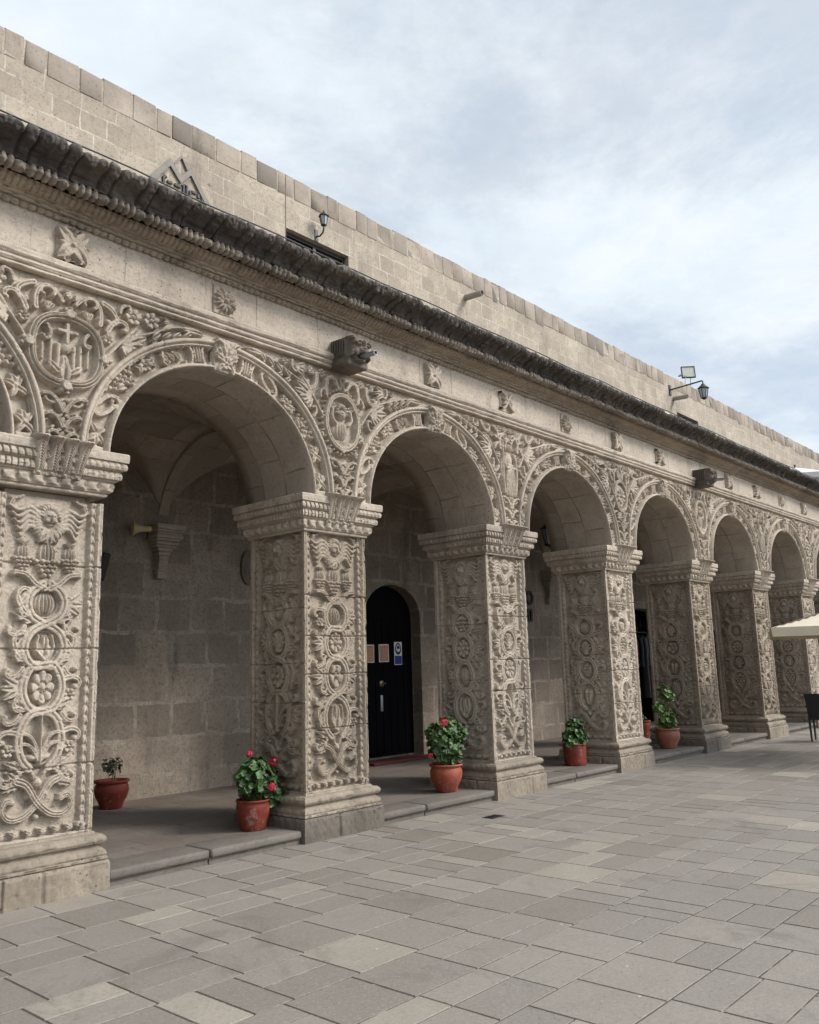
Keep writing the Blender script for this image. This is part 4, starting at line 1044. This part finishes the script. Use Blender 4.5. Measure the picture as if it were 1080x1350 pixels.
while y > -11:
    hrow = rr.choice((.46, .50, .52, .50)); x = -9 + rr.uniform(0, .5); row_end = 27
    while x < row_end:
        w = rr.uniform(.42, .54)
        k = rr.random()
        if k < .36: m = y - hrow * rr.uniform(.42, .58); slab(x, x + w, m, y, rtone()); slab(x, x + w, y - hrow, m, rtone())
        elif k < .50: m = x + w * rr.uniform(.45, .55); slab(x, m, y - hrow, y, rtone()); slab(m, x + w, y - hrow, y, rtone())
        else: slab(x, x + w, y - hrow, y, rtone())
        x += w
    y -= hrow
tag(b.build('courtyard_paving', M['paving']), kind='structure')
b = MB(); b.box(-400, 400, -400, 400, -.3, -.0045); tag(b.build('ground', M['joint']), kind='structure')
t = tag(empty('drain_hole', (2.14, -.67, 0)), 'small dark drain opening set in the paving near the third pillar', 'drain')
b = MB(); b.box(-.115, .115, -.07, .07, -.01, .004); b.build('drain_plate', M['iron'], t)
b = MB()
for k in range(5): b.box(-.095 + k * .04, -.075 + k * .04, -.05, .05, .0042, .009)
b.build('drain_bar', M['iron'], t)

# ------------------------------------------------------------------ upper wall over the terrace
ZTOP = 9.58; CH = .39
upper = tag(empty('upper_wall', (0, UY, 0)), 'tall plain cream block wall with a darker top course rising above the cornice', 'wall')
WIN = [(2.72, 4.12, 6.9, 8.64), (17.15, 18.6, 6.9, 8.56)]
b = MB(); cur = XL - 6
for (x0, x1, z0, z1) in WIN + [(48, 48, 0, 0)]:
    b.box(cur, x0, 0, .6, 5.5, ZTOP - CH)
    if x1 > x0: b.box(x0, x1, 0, .6, z1, ZTOP - CH); b.box(x0, x1, 0, .6, 5.5, z0)
    cur = x1
b.build('wall_face', M['upper'], upper)
b = MB(); rr = random.Random(5); x = XL - 6
while x < 48:
    w = rr.uniform(.25, .46); z1 = ZTOP + rr.uniform(-.022, .012); hh = CH + (rr.uniform(.04, .10) if rr.random() < .12 else rr.uniform(-.01, .012))
    tone = rr.uniform(.1, .5) if rr.random() < .93 else rr.uniform(.75, .95)
    b.box(x + .009, x + w - .009, -.001 - rr.uniform(0, .006), .60, ZTOP - CH + .008 - (hh - CH), z1, .014, tone, jit=.007); x += w
b.build('coping', M['coping'], upper)
b = MB(); b.box(XL - 6, 48, .002, .59, ZTOP - CH - .001, ZTOP - .03); b.build('coping_mortar', M['upper'], upper)
b = MB()
for (x0, x1, z0, z1) in WIN:
    b.box(x0 - .1, x1 + .1, .45, .50, z0 - .1, z1 + .1)
b.build('window_darkness', M['dark'], upper)  # near-black sheet: the shade inside the openings put into its colour
b = MB()
for (x0, x1, z0, z1) in WIN:
    b.box(x0 + .002, x1 - .002, .10, .16, z1 - .06, z1 - .002); b.box(x0 + .002, x0 + .06, .10, .16, z0, z1 - .06); b.box(x1 - .06, x1 - .002, .10, .16, z0, z1 - .06); b.box((x0 + x1) / 2 - .03, (x0 + x1) / 2 + .03, .10, .16, z0, z1 - .06)
b.build('window_frame', M['iron'], upper)
b = MB(); b.box(2.700, 2.716, -.0035, .02, 5.7, ZTOP - .01); b.build('wall_joint', M['wood'], upper)
for loc in ((7.42, 0, 8.93), (17.0, 0, 8.92)):
    b = MB(); b.tube([(0, .1, 0), (0, -.42, -.03)], .062, 14, cap=False); b.tube([(0, -.42, -.03), (0, .1, 0)], .05, 14, cap=False)
    vs = []
    for k in range(14): a = 2 * pi * k / 14; vs += [(.062 * cos(a), -.42, -.03 + .062 * sin(a)), (.05 * cos(a), -.42, -.03 + .05 * sin(a))]
    b.add(vs, [(2 * k, 2 * k + 1, (2 * k + 3) % 28, (2 * k + 2) % 28) for k in range(14)]); b.build('drain_pipe', M['pipe'], upper, loc)
# ------------------------------------------------------------------ lamps, emblem, speaker and other small things
def lantern_head(t, s=1.0, z=0):
    """six-sided tapering lantern: base ring, panes, bars, roof, finial"""
    n = 6; rb, rt, h = .075 * s, .125 * s, .26 * s
    P = lambda r, zz: [(r * cos(2 * pi * k / n), r * sin(2 * pi * k / n), zz) for k in range(n)]
    b = MB(); a, c = P(rb * .92, z), P(rt * .92, z + h); b.add(a + c, [(k, (k + 1) % n, (k + 1) % n + n, k + n) for k in range(n)]); b.build('pane', M['glass'], t)
    b = MB()
    for k in range(n):
        q = 2 * pi * k / n; b.tube([(rb * cos(q), rb * sin(q), z), (rt * cos(q), rt * sin(q), z + h)], .009 * s, 6)
    for r, zz in ((rb, z), (rt, z + h)):
        q = P(r, zz); b.tube(q + [q[0]], .012 * s, 6)
    b.lathe([(0, z - .05 * s), (.03 * s, z - .04 * s), (rb, z - .01 * s), (rb, z), (0, z)], 6); b.build('frame', M['iron'], t)
    b = MB(); b.lathe([(rt * 1.25, z + h), (rt * 1.2, z + h + .015 * s), (.05 * s, z + h + .10 * s), (.045 * s, z + h + .125 * s), (.0, z + h + .14 * s)], 6); b.lathe([(0, z + h + .13 * s), (.018 * s, z + h + .15 * s), (.012 * s, z + h + .18 * s), (0, z + h + .20 * s)], 8); b.build('lantern_roof', M['iron'], t)
t = tag(empty('wall_lantern', (3.37, UY - .19, 8.86)), 'small black wall lantern on the cream upper wall above a dark window slot', 'lantern')
lantern_head(t, .60)
b = MB(); b.tube([(0, 0, -.04), (0, .02, -.12), (0, .10, -.16), (0, .19, -.13)], .014, 8); b.box(-.035, .035, .175, .19, -.22, -.02); b.build('bracket', M['iron'], t)
t = tag(empty('bracket_lantern', (16.78, UY, 9.12)), 'black lantern hanging from a long thin arm on the upper wall', 'lantern')
b = MB(); b.box(-.05, .05, -.03, 0, -.16, .14); b.tube([(0, -.02, 0), (0, -.94, .04), (0, -.97, .02), (0, -.97, -.12)], .022, 8); b.build('arm', M['iron'], t)
h = empty('lantern', (0, -.97, -.46), parent=t); lantern_head(h, 1.05)
t = tag(empty('floodlight', (18.3, UY + .1, ZTOP)), 'square black framed floodlight on thin legs above the wall top', 'floodlight')
b = MB()
for x in (-.18, .22): b.tube([(x, 0, 0), (x * .9, -.03, .32)], .012, 6)
b.tube([(-.18, 0, .32), (.2, -.03, .32)], .014, 6); b.build('stand', M['steel'], t)
h = empty('lamp_body', (0, -.06, .46), parent=t); h.rotation_euler = (radians(-8), 0, radians(-52)); h.scale = (.56, .56, .62)
b = MB(); b.box(-.36, .36, 0, .08, -.30, .30, .02)
for x0, x1, z0, z1 in ((-.36, .36, .255, .30), (-.36, .36, -.30, -.255), (-.36, -.315, -.255, .255), (.315, .36, -.255, .255)): b.box(x0, x1, -.025, .0, z0, z1)
b.tube([(-.36, .05, -.15), (-.52, .05, -.18)], .03, 8); b.tube([(-.36, .05, -.05), (-.54, .05, -.17)], .012, 6); b.build('housing', M['iron'], h)
b = MB(); b.box(-.315, .315, -.008, -.001, -.255, .255); b.build('lens', M['ledlens'], h)

# mountain emblem
t = tag(empty('mountain_emblem', (0, UY - .035, 0)), 'twin peak metal mountain emblem with small letters on the upper wall', 'emblem')
def band(b, pts, w, y0, y1):
    P = np.array(pts, float); n = len(P); L_, R_ = [], []
    for i in range(n):
        a = P[i] - P[i - 1] if i else P[1] - P[0]; c = P[i + 1] - P[i] if i < n - 1 else P[i] - P[i - 1]
        a = a / np.linalg.norm(a); c = c / np.linalg.norm(c); m = np.array([-(a + c)[1], (a + c)[0]]); m /= np.linalg.norm(m); k = w / 2 / max(.35, m @ np.array([-a[1], a[0]]))
        L_.append(P[i] + m * k); R_.append(P[i] - m * k)
    for i in range(n - 1):
        q = [L_[i], L_[i + 1], R_[i + 1], R_[i]]; b.prism([(x, z) for x, z in q][::-1], y0, y1)
b = MB(); band(b, [(.02, 8.10), (.555, 8.80), (.735, 8.60), (.905, 8.80), (1.42, 8.08)], .075, 0, .03); b.build('peak_band', M['bronze'], t)
b = MB(); band(b, [(.625, 8.80), (.745, 8.965), (.845, 8.80)], .022, .003, .03); b.build('rear_peak', M['bronze'], t)
b = MB(); band(b, [(.17, 8.20), (.545, 8.69)], .016, .006, .03); band(b, [(.76, 8.53), (.895, 8.69)], .016, .006, .03); b.build('inner_line', M['bronze'], t)
b = MB()
for x0, x1, z0, z1 in ((.445, .475, 8.44, 8.58), (.475, .51, 8.53, 8.56), (.52, .60, 8.47, 8.505), (.64, .74, 8.47, 8.51), (.775, .80, 8.42, 8.56), (.80, .83, 8.54, 8.56), (.83, .855, 8.42, 8.56), (.885, .91, 8.40, 8.50), (.93, 1.0, 8.48, 8.515), (1.02, 1.06, 8.44, 8.50), (1.09, 1.12, 8.38, 8.46)):
    b.box(x0, x1, .005, .03, z0, z1)
b.build('letter_marks', M['emblem_mark'], t)

# horn loudspeaker beside the corbel
t = tag(empty('horn_speaker', (.12, BW - .16, 3.42)), 'cream horn loudspeaker on the dim gallery wall beside the corbel', 'loudspeaker'); t.rotation_euler = (0, radians(-90), radians(-22)); t.scale = (.78, .78, .78)
b = MB(); b.lathe([(.035, -.16), (.045, -.15), (.05, -.05), (.052, -.02), (.06, .03), (.085, .09), (.135, .135), (.14, .14), (.125, .135), (.08, .085), (.03, .0)], 28); b.build('horn', M['horn'], t)
b = MB(); b.tube([(0, 0, -.1), (-.12, .02, -.1), (-.14, .14, -.1)], .012, 8); b.build('bracket', M['iron'], t)
t = tag(empty('wall_speaker', (-.37, BW - .09, 2.92)), 'narrow black box speaker tilted on the dim gallery wall', 'loudspeaker'); t.rotation_euler = (radians(12), radians(8), 0)
b = MB(); b.box(-.05, .05, -.08, .05, -.17, .17, .015); b.build('cabinet', M['iron'], t)
b = MB(); b.box(-.04, .04, -.086, -.081, -.15, .15); b.build('grille', M['wicker'], t)
t = tag(empty('oval_plaque', (1.90, BW - .02, 3.06)), 'dark oval plaque on the gallery wall next to the second carved pillar', 'plaque')
b = MB(); b.lathe([(0, 0), (.10, 0), (.125, .008), (.13, .02), (.12, .022), (0, .022)], 28); o = b.build('plate', M['gargoyle'], t); o.rotation_euler = (pi / 2, 0, 0); o.scale = (1, 1.9, 1)
t = tag(empty('hanging_lantern', (7.75, 1.95, 3.74)), 'tall black lantern hanging under the vault behind the third arch', 'lantern')
lantern_head(t, 1.15); b = MB(); b.tube([(0, 0, .52), (0, 0, 1.2)], .008, 6); b.build('chain', M['iron'], t)

# clothes in the shop doorway
SHOP = [('cloth_green', 'long_coat', 'dark green coat hanging in the shop doorway'), ('cloth_black', 'long_coat', 'black coat hanging beside the green coat in the shop doorway'), ('cloth_red', 'shirt', 'dark red shirt hanging in the shop doorway'), ('cloth_teal', 'shirt', 'teal shirt hanging in the shop doorway'), ('cloth_grey', 'long_coat', 'grey coat hanging at the end of the shop doorway'), ('cloth_white', 'shirt', 'pale shirt hanging deepest in the shop doorway')]
t = tag(empty('clothes_rail', (13.9, BW + .25, 2.30)), 'dark clothes rail across the shop doorway', 'rail')
b = MB(); b.tube([(-.85, 0, 0), (.85, 0, 0)], .016, 8); b.build('bar', M['iron'], t)
b = MB()
for k in range(9): b.tube([(-.75 + k * .18, 0, .0), (-.75 + k * .18, 0, .32)], .006, 6)
b.build('hook', M['iron'], t)
for k, (mat, nm, lab) in enumerate(SHOP):
    x = 13.25 + .25 * k; ln = 1.5 if nm == 'long_coat' else .75
    g = tag(empty('hanging_garment', (x, BW + .25, 2.28), .9), lab, 'garment', 'clothes hanging in the shop doorway')
    n, m = 24, 16; th = np.linspace(0, 2 * pi, n); v = np.linspace(0, 1, m); TH, Vv = np.meshgrid(th, v)
    wdt = .05 + .17 * sst(Vv * 6) + .03 * Vv + .012 * np.sin(TH * 7 + k) * Vv; dp = .03 + .05 * sst(Vv * 5) + .02 * np.sin(TH * 5 + k) * Vv
    me = mesh_np('body_cloth', np.stack([wdt * np.cos(TH), dp * np.sin(TH), -.06 - Vv * ln], -1).reshape(-1, 3), gridq(m, n), M[mat]); link('body_cloth', me, g)
    for sd in (-1, 1):
        b = MB(); b.tube([(sd * .17, 0, -.13), (sd * .24, 0, -.35), (sd * .25, .02, -.66)], [.055, .05, .045], 10); b.build('sleeve', M[mat], g)
    b = MB(); b.tube([(-.17, 0, -.09), (0, 0, -.03), (.17, 0, -.09)], .008, 6); b.tube([(0, 0, -.03), (0, 0, .0), (.02, 0, .02)], .005, 6); b.build('hanger', M['wood'], g)

# ------------------------------------------------------------------ potted plants
PROFILES = {
    'bowl': [(0, .0), (.125, .0), (.135, .012), (.15, .06), (.19, .14), (.212, .21), (.21, .265), (.195, .30), (.19, .315), (.218, .322), (.222, .34), (.212, .35), (.19, .345), (.185, .30), (.0, .298)],
    'deep': [(0, .0), (.15, .0), (.158, .012), (.172, .08), (.195, .17), (.212, .26), (.212, .31), (.202, .335), (.214, .34), (.222, .355), (.216, .37), (.195, .368), (.188, .32), (0, .318)],
    'ribbed': [(0, 0), (.165, 0), (.17, .01)] + [(.172 + .012 * k / 9 + (.007 if k % 2 else 0), .02 + .03 * k) for k in range(10)] + [(.19, .325), (.20, .335), (.192, .345), (.172, .34), (.168, .30), (0, .298)],
}
def leaf_cloud(name, mat, pts, rad, sz, parent, seed, lobes=5, cup=.35):
    """round scalloped leaves on a dome of points"""
    r = np.random.RandomState(seed); V = []; F = []; R = []
    for (p, nrm, s) in pts:
        nrm = nrm / np.linalg.norm(nrm); a = np.cross(nrm, [0.2, .1, 1]); a /= np.linalg.norm(a); c = np.cross(nrm, a); k0 = len(V); n = 15; tone = float(np.clip(r.normal(.45, .25), 0, 1)); ph = r.uniform(0, 6)
        V.append(p - nrm * s * .22)
        for rr_, zc in ((.55, .0), (1.0, cup * .3)):
            for k in range(n):
                t = 2 * pi * k / n; q = rr_ * s * (1 + (.13 * cos(lobes * t + ph) if rr_ == 1 else 0)); notch = 1 - (.55 * math.exp(-((t - 3.14) / .35) ** 2) if rr_ == 1 else .1)
                V.append(p + q * notch * (cos(t) * a + sin(t) * c) + nrm * s * (zc + (.10 * sin(3 * t + ph) if rr_ == 1 else .02) - (.22 if rr_ < 1 else 0) * .4))
        for k in range(n):
            F.append((k0, k0 + 1 + k, k0 + 1 + (k + 1) % n)); F.append((k0 + 1 + k, k0 + 1 + n + k, k0 + 1 + n + (k + 1) % n, k0 + 1 + (k + 1) % n)); R += [tone, min(1, tone + .08)]
    b = MB(); b.v = [tuple(map(float, v)) for v in V]; b.f = F; b.sm = [True] * len(F); b.r = R
    return b.build(name, M[mat], parent)
def potted(loc, kind, clay_, scale, label, plant, flowers, seed, leafm='leaf', extra=None):
    r = np.random.RandomState(seed); t = tag(empty('potted_plant', loc, r.uniform(0, 1)), label, 'potted plant', 'flower pots along the arcade')
    S_ = scale; b = MB(); prof = [(a * S_, z * S_) for a, z in PROFILES[kind]]; b.lathe(prof, 40, wob=.006); b.build('pot', M[clay_], t)
    zt = max(z for _, z in prof); b = MB(); rs = .185 * S_; n = 24
    b.lathe([(rs, zt - .045 * S_), (rs * .6, zt - .03 * S_), (0, zt - .026 * S_)], 24); b.build('soil', M['soil'], t)
    st = MB(); pts = []
    for (cx, cy, cz, R_, nl, s) in plant:
        c = np.array([cx, cy, zt + cz])
        for k in range(max(3, nl // 9)):
            e = c + r.normal(0, R_ * .45, 3); q = np.array([cx * .15, cy * .15, zt - .03]) + np.r_[r.normal(0, .03, 2), 0]
            st.tube([q, (q + e) / 2 + r.normal(0, .015, 3), e], [.007, .005, .003], 6)
        for k in range(int(nl * 1.7)):
            d = r.normal(0, 1, 3); d /= np.linalg.norm(d); rad = R_ * r.uniform(.55, 1.08) ** .6; p = c + d * rad * np.array([1, 1, .85]); nrm = d * .8 + np.array([0, -.25, .55]) + r.normal(0, .35, 3)
            if p[2] < zt - .12: continue
            pts.append((p, nrm, s * r.uniform(.5, .98)))
            st.tube([c + d * R_ * .1, p], [.003, .002], 4, cap=False)
    st.build('stem', M['stem'], t); leaf_cloud('foliage', leafm, pts, 0, 0, t, seed)
    for (x, y, z, R_, m_) in flowers:
        fm = MB()
        for k in range(44):
            d = r.normal(0, 1, 3); d /= np.linalg.norm(d); a = np.cross(d, [0, 0.3, 1]); a /= np.linalg.norm(a); c = np.cross(d, a); p = d * R_ * .8; s = R_ * .34; tone = r.uniform(0, 1)
            fm.add([p + s * (cos(q) * a + sin(q) * c) * (1 if i % 2 else .65) + d * s * .25 for i, q in enumerate(np.linspace(0, 2 * pi, 10, endpoint=False))], [tuple(range(10))], True, tone)
        f_ = fm.build('flower', M[m_], t, (x, y, zt + z))
        sb = MB(); sb.tube([(0, 0, -R_ * .5), (-x * .3, -y * .3, -z * .5), (-x * .7, -y * .7, -z)], [.003, .0035, .004], 6); sb.build('flower_stem', M['stem'], f_)
    return t
potted((-.235, .42, FLZ + .004), 'deep', 'clay_red', .76, 'red pot of bushy red geraniums at the foot of the second carved pillar', [(.05, -.02, .17, .20, 90, .055), (-.12, -.03, .20, .16, 56, .052), (.24, .04, .24, .15, 50, .054), (.14, -.13, .03, .14, 40, .054), (.0, .0, .27, .12, 24, .048)], [(.13, -.16, .33, .052, 'petal'), (-.08, -.22, .12, .046, 'petal'), (-.06, .02, .42, .034, 'petal')], 3)
potted((2.66, .40, FLZ + .004), 'bowl', 'clay', .93, 'terracotta pot of tall geranium with one pink red bloom beside the third pillar', [(.0, -.02, .22, .21, 100, .054), (-.17, .0, .36, .15, 46, .05), (.22, .0, .34, .16, 56, .05), (.04, .0, .42, .15, 46, .05), (.02, -.08, .06, .12, 26, .046)], [(-.19, -.08, .50, .056, 'petal'), (-.07, -.04, .48, .026, 'petal'), (-.30, .05, .12, .03, 'petal')], 5)
potted((5.74, .47, FLZ + .004), 'ribbed', 'clay_red', .90, 'small ribbed red pot with low leafy green plant by the fourth pillar', [(.0, -.02, .10, .18, 70, .056), (.07, 0, .22, .14, 40, .052), (-.12, 0, .06, .11, 20, .05)], [], 7)
potted((8.60, .36, FLZ + .004), 'bowl', 'clay_pink', .96, 'faded terracotta pot with a leggy pale green plant in separate clumps', [(-.02, -.03, .12, .15, 54, .052), (-.30, -.02, .36, .10, 26, .05), (.02, .0, .60, .12, 26, .052), (.18, 0, .52, .10, 18, .05), (.22, 0, .26, .07, 10, .045)], [(.05, -.12, .46, .02, 'petal_white'), (.20, -.05, .54, .02, 'petal_white')], 9, 'leaf_light')
potted((-.30, 2.92, FLZ), 'bowl', 'clay_red', .90, 'dark red pot with a dry dark plant against the rear wall', [(.0, 0, .15, .12, 34, .026)], [], 11, 'leaf_dry')
potted((10.35, 1.75, FLZ), 'deep', 'clay_red', .9, 'plain red pot standing deep in the shade behind the leggy plant', [(.0, 0, .06, .10, 14, .04)], [], 13, 'leaf_dry')

# ------------------------------------------------------------------ parasols and chair
def parasol(loc, W, D, rise, drop, label, mat, rz, pole):
    t = tag(empty('parasol', loc, rz), label, 'parasol')
    n = 25; u = np.linspace(-1, 1, n); U, V = np.meshgrid(u, u); m = np.maximum(np.abs(U), np.abs(V)); mn = np.minimum(np.abs(U), np.abs(V))
    Z = rise * (1 - m) - .05 * np.sin(m * pi) * 1.0 - .04 * (m ** 2) * (1 - (mn / np.maximum(m, .01)) ** 2) * 0
    me = mesh_np('canopy', np.stack([U * W / 2, V * D / 2, Z], -1).reshape(-1, 3), gridq(n, n), M[mat]); c = link('canopy', me, t)
    b = MB(); cs = [(-W / 2, -D / 2), (W / 2, -D / 2), (W / 2, D / 2), (-W / 2, D / 2)]
    for k in range(4):
        p, q = cs[k], cs[(k + 1) % 4]; N = 16
        for i in range(N):
            a, e = i / N, (i + 1) / N; A = (p[0] + (q[0] - p[0]) * a, p[1] + (q[1] - p[1]) * a); B = (p[0] + (q[0] - p[0]) * e, p[1] + (q[1] - p[1]) * e)
            s1, s2 = drop * (1 - .0 * a), drop; b.add([(A[0], A[1], 0), (B[0], B[1], 0), (B[0] * .985, B[1] * .985, -s2), (A[0] * .985, A[1] * .985, -s1)], [(0, 1, 2, 3)], True)
    b.build('valance', M[mat], t)
    for k in range(4):
        b = MB(); b.tube([(0, 0, rise - .08), (cs[k][0] * .99, cs[k][1] * .99, -.02)], .014, 6); b.build('rib', M['wood'], t)
    b = MB(); b.tube([(0, 0, -pole), (0, 0, rise + .08)], .028, 10); b.build('pole', M['wood'], t)
    b = MB(); b.box(-.3, .3, -.3, .3, -pole, -pole + .07, .02); b.build('foot', M['iron'], t)
    return t
pr = parasol((9.85, -2.62, 2.05), 2.9, 2.9, .52, .14, 'cream square parasol in the courtyard at the right edge of the photo', 'cloth', radians(20), 2.05)
parasol((21.2, 1.6, 6.85), 2.3, 2.3, .4, .16, 'white parasol up on the terrace behind the dark cornice', 'white_cloth', radians(30), 1.165)
t = tag(empty('wicker_chair', (12.25, -1.12, 0), radians(98)), 'black wicker chair with a high back standing on the paving', 'chair')
for sx in (-1, 1):
    for sy in (-1, 1):
        b = MB(); b.tube([(sx * .23, sy * .22, 0), (sx * .235, sy * .225, .43)], [.018, .024], 8); b.build('leg', M['wicker'], t)
b = MB(); b.box(-.26, .26, -.25, .25, .40, .46, .02); b.build('seat', M['wicker'], t)
n, m = 20, 16; u = np.linspace(-1, 1, n); v = np.linspace(0, 1, m); U, V = np.meshgrid(u, v); Y = .23 + .12 * V + .05 * V ** 3 - .05 * U ** 2
V0 = np.stack([U * (.25 + .02 * V), Y, .44 + V * .46], -1).reshape(-1, 3); V1 = V0 + [0, .03, 0]
link('backrest', mesh_np('backrest', np.vstack([V0, V1]), np.vstack([gridq(m, n), gridq(m, n, flip=True) + m * n]), M['wicker']), t)
for sx in (-1, 1):
    b = MB(); b.tube([(sx * .26, -.22, .44), (sx * .27, -.2, .64), (sx * .27, .1, .66), (sx * .26, .27, .66)], .022, 8); b.build('armrest', M['wicker'], t)
# low white lattice rail on the terrace edge
t = tag(empty('lattice_rail', (9.25, .55, 5.68)), 'low white lattice rail showing just above the dark cornice', 'railing')
b = MB()
for k in range(8): b.tube([(k * .14, 0, 0), (k * .14, 0, .76)], .010, 6)
b.tube([(-.03, 0, .74), (1.02, 0, .74)], .014, 6); b.tube([(-.03, 0, .58), (1.02, 0, .58)], .010, 6); b.build('rail_bars', M['white_cloth'], t)

# ------------------------------------------------------------------ camera, sky, sun
cam = bpy.data.cameras.new('Camera'); co = bpy.data.objects.new('Camera', cam); COL.objects.link(co)
from mathutils import Matrix, Vector
ya, ti, ro = radians(48.526), radians(10.285), radians(-1.648)
fw = Vector((sin(ya) * cos(ti), cos(ya) * cos(ti), sin(ti))); rt = Vector((cos(ya), -sin(ya), 0)); up = rt.cross(fw)
r2 = rt * cos(ro) + up * sin(ro); u2 = -rt * sin(ro) + up * cos(ro)
co.matrix_world = Matrix(((r2.x, u2.x, -fw.x, -5.628), (r2.y, u2.y, -fw.y, -6.456), (r2.z, u2.z, -fw.z, 1.6), (0, 0, 0, 1)))
cam.sensor_fit = 'VERTICAL'; cam.sensor_height = 36; cam.lens = 36 * 1131.08 / 1350; cam.clip_start = .05; cam.clip_end = 2000
S.camera = co
SUN_EL, SUN_AZ = radians(38), radians(148)         # azimuth clockwise from +y
sd = Vector((sin(SUN_AZ) * cos(SUN_EL), cos(SUN_AZ) * cos(SUN_EL), sin(SUN_EL)))
sl = bpy.data.lights.new('sun', 'SUN'); sl.energy = 2.05; sl.angle = radians(14); sl.color = (1, .94, .87)
so = bpy.data.objects.new('sun', sl); COL.objects.link(so); so.rotation_euler = (-sd).to_track_quat('-Z', 'Y').to_euler()
w = bpy.data.worlds.new('World'); S.world = w; w.use_nodes = True; nt = w.node_tree; nt.nodes.clear()
N = lambda typ, **k: (lambda nd: ([setattr(nd, a, c) for a, c in k.items()], nd)[1])(nt.nodes.new(typ))
lk = nt.links.new
out = N('ShaderNodeOutputWorld'); bg = N('ShaderNodeBackground'); lk(bg.outputs[0], out.inputs[0]); bg.inputs['Strength'].default_value = .1
sky = N('ShaderNodeTexSky', sky_type='NISHITA'); sky.sun_disc = False; sky.sun_elevation = SUN_EL; sky.sun_rotation = SUN_AZ; sky.altitude = 2300; sky.dust_density = 1.5
tc = N('ShaderNodeTexCoord'); sp = N('ShaderNodeSeparateXYZ'); lk(tc.outputs['Generated'], sp.inputs[0])
def mth(op, a, b=0.0):
    nd = N('ShaderNodeMath', operation=op)
    for i, v in enumerate((a, b)):
        if isinstance(v, (int, float)): nd.inputs[i].default_value = v
        else: lk(v, nd.inputs[i])
    return nd.outputs[0]
zz = mth('MAXIMUM', mth('ADD', sp.outputs[2], .12), .05)
cv = N('ShaderNodeCombineXYZ'); lk(mth('DIVIDE', sp.outputs[0], zz), cv.inputs[0]); lk(mth('DIVIDE', sp.outputs[1], zz), cv.inputs[1])
def nz(scale, det, rough, dist=0, off=0):
    m = N('ShaderNodeMapping'); m.inputs['Location'].default_value = (off, off * .7, 0); lk(cv.outputs[0], m.inputs[0]); n = N('ShaderNodeTexNoise'); lk(m.outputs[0], n.inputs['Vector']); n.inputs['Scale'].default_value = scale; n.inputs['Detail'].default_value = det; n.inputs['Roughness'].default_value = rough; n.inputs['Distortion'].default_value = dist; return n.outputs['Fac']
def rmp(f, a, b, lo=0, hi=1):
    n = N('ShaderNodeMapRange', interpolation_type='SMOOTHSTEP'); lk(f, n.inputs[0])
    for i, v in zip((1, 2, 3, 4), (a, b, lo, hi)): n.inputs[i].default_value = v
    return n.outputs[0]
def mixc(f, a, b):
    n = N('ShaderNodeMix', data_type='RGBA'); 
    for s_, v in ((n.inputs[0], f), (n.inputs[6], a), (n.inputs[7], b)):
        if isinstance(v, bpy.types.NodeSocket): lk(v, s_)
        else: s_.default_value = v
    return n.outputs[2]
cover = rmp(nz(1.0, 10, .64, .25, 3.1), .38, .58)
bright = rmp(nz(3.2, 10, .66, .25, 9.7), .40, .64)
cloud = mixc(bright, (7.3, 8.1, 8.8, 1), (8.3, 8.85, 9.3, 1))
dt = N('ShaderNodeVectorMath', operation='DOT_PRODUCT'); lk(tc.outputs['Generated'], dt.inputs[0]); dt.inputs[1].default_value = sd
glow = rmp(dt.outputs['Value'], .66, 1.0, .78, 2.9)
cl2 = N('ShaderNodeVectorMath', operation='SCALE'); lk(cloud, cl2.inputs[0]); lk(glow, cl2.inputs['Scale'])
lk(mixc(mth('ADD', mth('MULTIPLY', cover, .33), .66), sky.outputs[0], cl2.outputs[0]), bg.inputs[0])
S.view_settings.view_transform = 'Standard'; S.view_settings.look = 'None'; S.view_settings.exposure = 0.52; S.view_settings.gamma = 1
S.render.engine = 'CYCLES'; S.cycles.max_bounces = 8; S.cycles.diffuse_bounces = 4; S.cycles.use_adaptive_sampling = True; S.cycles.adaptive_threshold = .03; S.cycles.use_denoising = True
